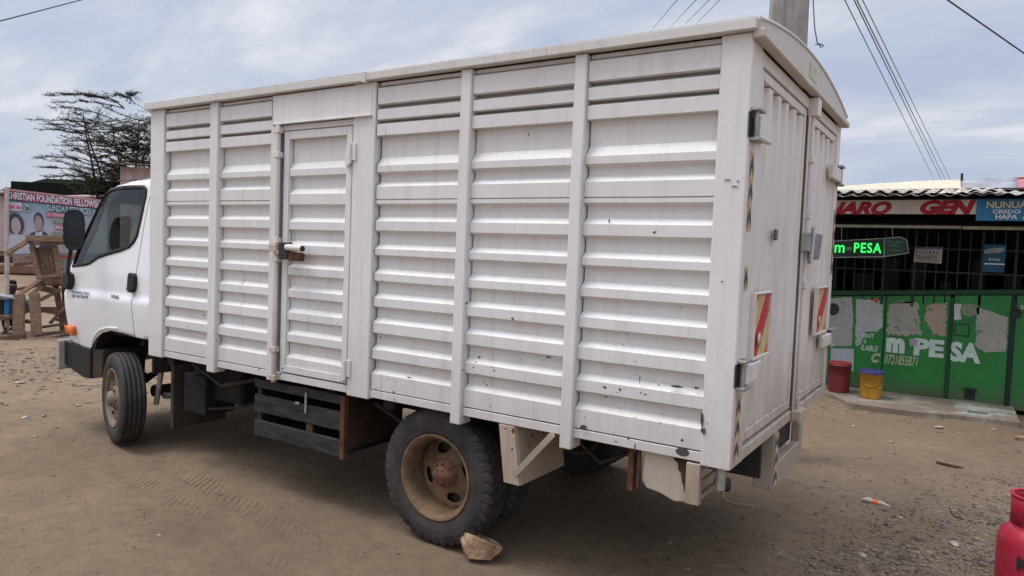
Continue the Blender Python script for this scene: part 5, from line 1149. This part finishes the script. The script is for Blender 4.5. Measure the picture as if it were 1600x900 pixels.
far_house('far_house', 'pale low house at the photograph\'s left edge beyond the banner', -120, 8, 303, 38, mat('pale_render', (.42, .33, .32), .8), RUST, .3)
far_house('far_house', 'faded pink shop front glimpsed through the lorry cab windows', 100, 186, 312, 27, mat('blue_render', (.30, .26, .27), .8, col2=(.05, .18, .32), scale=.6, bump=0), mat('pinkish_tin', (.40, .27, .25), .7), .3)

shed = bpy.data.objects['far_shed']; a = dep(18, 303, 29.6)-shed.location; b = dep(131, 303, 29.6)-shed.location; d = (b-a); d.z = 0; d.normalize(); n = Vector((-d.y, d.x, 0)); b.z = a.z = (a.z+b.z)/2
MB().beam(a+Vector((0, 0, .20)), b+Vector((0, 0, .17)), (0, 0, .27), n*.04).build('parapet', MATS['black_sheet'], shed)
# acacia
LEAF = mat('acacia_leaf', (.040, .042, .018), .8, col2=(.085, .082, .038), scale=2, bump=0); BARK = mat('acacia_bark', (.045, .034, .026), .9)
tb_ = dep(192, 300, 26.5); base = Vector((tb_.x, tb_.y, 0)); rnd = random.Random(5)
acc = thing('acacia_tree', 'feathery dark acacia tree with flat layered branches behind the lorry cab', 'tree', base)
trunk = MB(); twigs = MB(); leaves = MB()
hr = Vector((R_.x, R_.y, 0)).normalized(); hf = Vector((-hr.y, hr.x, 0))
def px_of(v):
    d = v+base-CAM; return 800+FOC*d.dot(R_)/d.dot(F_)
def wig(p, d, l, n, j, upb):
    pts = [p]; d = d.normalized()
    for k in range(n):
        d = (d+Vector((rnd.gauss(0, j), rnd.gauss(0, j), rnd.gauss(0, j*.5)+upb))).normalized(); p = p+d*l/n; pts.append(p)
    return pts
def leafrow(pts, dens, s):
    for i in range(len(pts)-1):
        a, b = pts[i], pts[i+1]; L_ = (b-a).length
        for k in range(max(1, int(L_*dens))):
            c = a.lerp(b, rnd.random())+Vector((rnd.gauss(0, .03), rnd.gauss(0, .03), rnd.gauss(.0, .022)))
            t = Vector((rnd.gauss(0, 1), rnd.gauss(0, 1), rnd.gauss(0, .35))).normalized()*s*rnd.uniform(.7, 1.6); u = t.cross(Vector((rnd.gauss(0, .5), rnd.gauss(0, .5), 1))).normalized()*s*.32
            leaves.add([c-t-u*.4, c-u, c+t, c+u], [(0, 1, 2, 3)])
stems = []
for k in range(9):
    a = 2*PI*k/9+rnd.random()*.6; lean = rnd.uniform(.04, .24); tp_ = rnd.uniform(5.2, 6.5)
    d = Vector((math.cos(a)*lean, math.sin(a)*lean, 1))
    for _t in range(12):
        pts = wig(Vector((rnd.gauss(0, .08), rnd.gauss(0, .08), .1)), d, tp_, 9, .09, .02)
        if px_of(pts[-1]) > 125 and px_of(pts[5]) > 135: break
    trunk.tube(pts, [.065*(1-i/10.5)+.010 for i in range(len(pts))], 6); stems.append(pts)
for pts in stems:
    for q in range(34):
        f = rnd.uniform(.38, 1); idx = f*(len(pts)-1); i = min(int(idx), len(pts)-2); p = pts[i].lerp(pts[i+1], idx-i)
        a = rnd.random()*2*PI; hgt_ = p.z; wide = 1.6*math.sin(PI*min(1, max(.12, (hgt_-2.2)/5.6)))**.6
        ln = wide*rnd.uniform(.45, 1.1)
        br = wig(p, Vector((math.cos(a), math.sin(a), rnd.uniform(-.05, .30))), ln, 6, .13, .0)
        if px_of(br[-1]) < 78+rnd.random()*30: continue
        twigs.tube(br, [.015*(1-j/7.5)+.003 for j in range(len(br))], 4, caps=False)
        for s2 in range(9):
            f2 = rnd.uniform(.3, 1); id2 = f2*(len(br)-1); j = min(int(id2), len(br)-2); p2 = br[j].lerp(br[j+1], id2-j); dd = (br[j+1]-br[j]).normalized()
            side = dd.cross(Vector((0, 0, 1)))*rnd.choice((-1, 1))
            tw = wig(p2, dd+side*rnd.uniform(.2, .9)+Vector((0, 0, rnd.uniform(-.05, .3))), rnd.uniform(.25, .7), 3, .18, .02)
            twigs.tube(tw, [.007, .006, .005, .004], 3, caps=False)
            leafrow(tw, 36, .040)
# long outliers on the left, as in the old tree's ragged outline
for (px, py, l) in ((60, 203, 2.6), (50, 188, 2.7), (78, 150, 2.2), (110, 148, 1.5), (62, 246, 2.0), (66, 262, 1.9), (72, 276, 2.2), (205, 152, 1.2), (90, 160, 1.6), (80, 168, 1.4), (128, 300, 1.0), (70, 195, 1.8), (140, 150, 1.3), (180, 150, 1.2)):
    tip = dep(px, py, 26.5+rnd.uniform(-.6, .6))-base; p = Vector((rnd.gauss(0, .3), rnd.gauss(0, .3), tip.z-.35*rnd.random()-.1)); 
    n = 9; br = [p.lerp(tip, k/n)+Vector((0, 0, .14*math.sin(PI*k/n)+rnd.gauss(0, .02))) for k in range(n+1)]
    twigs.tube(br, [.018*(1-j/11)+.003 for j in range(n+1)], 4, caps=False)
    for s2 in range(26):
        f2 = rnd.uniform(.3, 1); id2 = f2*n; j = min(int(id2), n-1); p2 = br[j].lerp(br[j+1], id2-j); dd = (br[j+1]-br[j]).normalized()
        side = dd.cross(Vector((0, 0, 1)))*rnd.choice((-1, 1)); tw = wig(p2, dd+side*rnd.uniform(.1, .8)+Vector((0, 0, rnd.uniform(-.1, .3))), rnd.uniform(.15, .45), 3, .15, .02)
        twigs.tube(tw, [.007, .006, .005, .004], 3, caps=False); leafrow(tw, 60, .036)
trunk.build('trunk', BARK, acc); twigs.build('branches', BARK, acc); leaves.build('crown', LEAF, acc)

# ------------------------------------------------------------------ LITTER, PEBBLES
PEB = mat('pebble', (.15, .11, .08), .9, col2=(.29, .225, .165), scale=3, bump=.3); PEBD = mat('dark_pebble', (.07, .05, .04), .9, col2=(.13, .10, .08), scale=3)
rnd = random.Random(11)
def scatter(mb, n, fx, smin, smax, flat=.55):
    for _ in range(n):
        x, y = fx(); 
        if -5.8 < x < .05 and .0 < y < 2.4 and rnd.random() < .6: continue
        s_ = smin*(smax/smin)**(rnd.random()**2.2); z = hgt(x, y); a = rnd.random()*6.28; k = rnd.choice((5, 6))
        sx_, sy_ = rnd.uniform(.7, 1.5), rnd.uniform(.5, 1.0); ca, sa = math.cos(a), math.sin(a); vs = []
        def put(u, v, w_): vs.append((x+ca*u-sa*v, y+sa*u+ca*v, z+w_))
        for lay, (zz_, rr_) in enumerate(((-.3, .9), (.18, 1.0))):
            for i in range(k):
                t = 2*PI*i/k+lay*.35+rnd.uniform(-.25, .25); r_ = s_*rr_*rnd.uniform(.65, 1.2); put(r_*math.cos(t)*sx_, r_*math.sin(t)*sy_, zz_*s_+rnd.uniform(-.12, .14)*s_)
        put(rnd.uniform(-.4, .4)*s_, rnd.uniform(-.3, .3)*s_, s_*rnd.uniform(.35, .75))
        mb.add(vs, [(i, (i+1) % k, k+(i+1) % k, k+i) for i in range(k)]+[(k+i, k+(i+1) % k, 2*k) for i in range(k)])
def strip_zone():
    y = rnd.gauss(1.5, 1.5); x = .62+.30*(y-1.2)+rnd.gauss(0, .5); return x, y
def near_zone(): return rnd.uniform(-7, 2.6), rnd.uniform(-1.8, 6.8)
def front_zone():
    u = rnd.gauss(0, 1.6); v = rnd.gauss(0, .9); return -9.4+u-.5*v, 1.8+.9*u*.6+v*1.6
def kerb_zone(): return rnd.uniform(-1, 2.2), rnd.gauss(5.9, .35)
clumps = [(rnd.gauss(1.5, 1.3), rnd.gauss(0, .35), rnd.uniform(.06, .22)) for _ in range(26)]
def clump_zone():
    y0_, dx_, sg = rnd.choice(clumps); return .60+.30*(y0_-1.2)+dx_+rnd.gauss(0, sg*1.5), y0_+rnd.gauss(0, sg*.7)
def front_left(): return rnd.uniform(-6.5, .3), rnd.uniform(-1.9, .1)
a = MB(); scatter(a, 3800, clump_zone, .004, .024); scatter(a, 160, front_left, .004, .012); scatter(a, 8500, strip_zone, .003, .020); scatter(a, 1300, near_zone, .003, .011); scatter(a, 1300, front_zone, .010, .05); scatter(a, 260, kerb_zone, .006, .03); scatter(a, 500, lambda: (rnd.uniform(-3, .5), rnd.uniform(-.2, 2.4)), .003, .012)
tag(a.build('gravel', PEB), kind='stuff')
a = MB(); scatter(a, 3800, clump_zone, .004, .020); scatter(a, 420, front_left, .003, .011); scatter(a, 5200, strip_zone, .003, .020); scatter(a, 1900, near_zone, .003, .012); scatter(a, 900, front_zone, .01, .04); tag(a.build('gravel', PEBD), kind='stuff')
# twigs and straw: one mass
a = MB()
for _ in range(420):
    x, y = near_zone() if rnd.random() < .45 else strip_zone()
    l = rnd.uniform(.01, .05); t = rnd.random()*PI; z = hgt(x, y)+.003; m0 = Vector((x, y, z)); d = Vector((math.cos(t), math.sin(t), 0))*l; e_ = Vector((-d.y, d.x, 0))*rnd.uniform(-.3, .3)
    a.tube([m0-d, m0+e_+Vector((0, 0, .003)), m0+d], rnd.uniform(.0007, .0018), 4, caps=False)
tag(a.build('straw_litter', mat('straw', (.20, .15, .10), .9, col2=(.36, .29, .2), scale=20)), kind='stuff')
# larger single stones
stones = (((1466, 669), .07, 'flat pale stone slab lying in front of the kiosk threshold'), ((1334, 666), .03, 'small upright pale stone between the lorry and the kiosk'), ((1553, 673), .04, 'white stone chip near the lorry yard\'s right side by the kiosk'), ((1350, 716), .035, 'pale lump among rubble just right of the lorry\'s rear'),
          ((1393, 690), .035, 'flat pale chip below the kiosk pavement'), ((1500, 678), .03, 'thin pale chip right of the flat slab'), ((1490, 853), .045, 'rounded pale stone left of the gas cylinder'), ((1347, 865), .04, 'long pale flake low in the rubble'), ((1405, 810), .03, 'pale flake right of the crushed plastic bottle'), ((1600, 688), .10, 'large tan stone at the right edge before the pavement'),
          ((40, 645), .05, 'flat tan stone on the bare earth left of the front wheel'), ((92, 588), .06, 'brown stone slab below the lorry\'s bumper'), ((100, 519), .2, 'flat grey boulder behind the lorry\'s bumper'), ((28, 590), .07, 'low stone at the left edge beyond the bare earth'), ((248, 835), .018, 'thin stone flake on the near left earth'))
for k, ((px, py), s_, lab) in enumerate(stones):
    p = on(px, py, 2, 0); z = hgt(p.x, p.y) if abs(p.x) < 20 else 0
    tag(rock('stone', (p.x, p.y, z-.004), (s_, s_*.6, s_*.28), STONE if k in (9, 11) else mat('pale_stone', (.28, .23, .18), .9, col2=(.46, .40, .33), scale=12, bump=.4), 30+k, rnd.random()*3), lab, 'stone', 'loose stones on the yard')
# crushed wrapper, cord, scrap strip
p = on(1369, 789, 2, 0); mb = MB(); mb.tube([p+Vector((-.09, .01, .016)), p+Vector((-.055, .008, .022)), p+Vector((-.01, 0, .013)), p+Vector((.03, -.004, .02)), p+Vector((.085, -.01, .010))], [.012, .022, .013, .018, .008], 7)
wr = mb.build('crushed_wrapper', mat('clear_wrapper', (.48, .42, .36), .35, scale=30)); tag(wr, 'crushed pale wrapper with an orange band lying in the rubble', 'litter')
MB().tube([p+Vector((-.025, 0, .018)), p+Vector((.012, 0, .018))], [.0185, .0195], 7).build('band', ORANGE, wr)
pts = [on(px, py, 2, .008) for px, py in ((1484, 795), (1488, 803), (1494, 808), (1506, 812), (1525, 816), (1545, 819), (1556, 820))]
tag(MB().tube(pts, .004, 6).build('cord', DARKM), 'thin dark cord curling towards the red gas cylinder', 'cord')
pts = [on(px, py, 2, .01) for px, py in ((1463, 722), (1480, 726), (1495, 729), (1506, 731))]
tag(MB().tube(pts, [.010, .012, .010, .004], 6).build('stick', RUST), 'short reddish stick on the bare earth below the kiosk', 'stick')
pts = [on(px, py, 2, .006) for px, py in ((1131, 766), (1130, 777), (1137, 783), (1150, 787), (1167, 789), (1180, 791))]
tag(MB().tube(pts, .004, 6).build('string', mat('pale_string', (.42, .38, .32), .9)), 'pale string trailing on the ground under the lorry\'s tail', 'string')
gr = MB(); p = on(160, 662, 2, 0)
for k in range(60):
    b_ = p+Vector((rnd.gauss(0, .07), rnd.gauss(0, .03), 0)); d = Vector((rnd.gauss(0, .03), rnd.gauss(0, .03), rnd.uniform(.01, .03))); gr.add([b_, b_+Vector((.006, 0, 0)), b_+d], [(0, 1, 2)])
tag(gr.build('grass', mat('weed_green', (.04, .09, .02), .8)), kind='stuff')
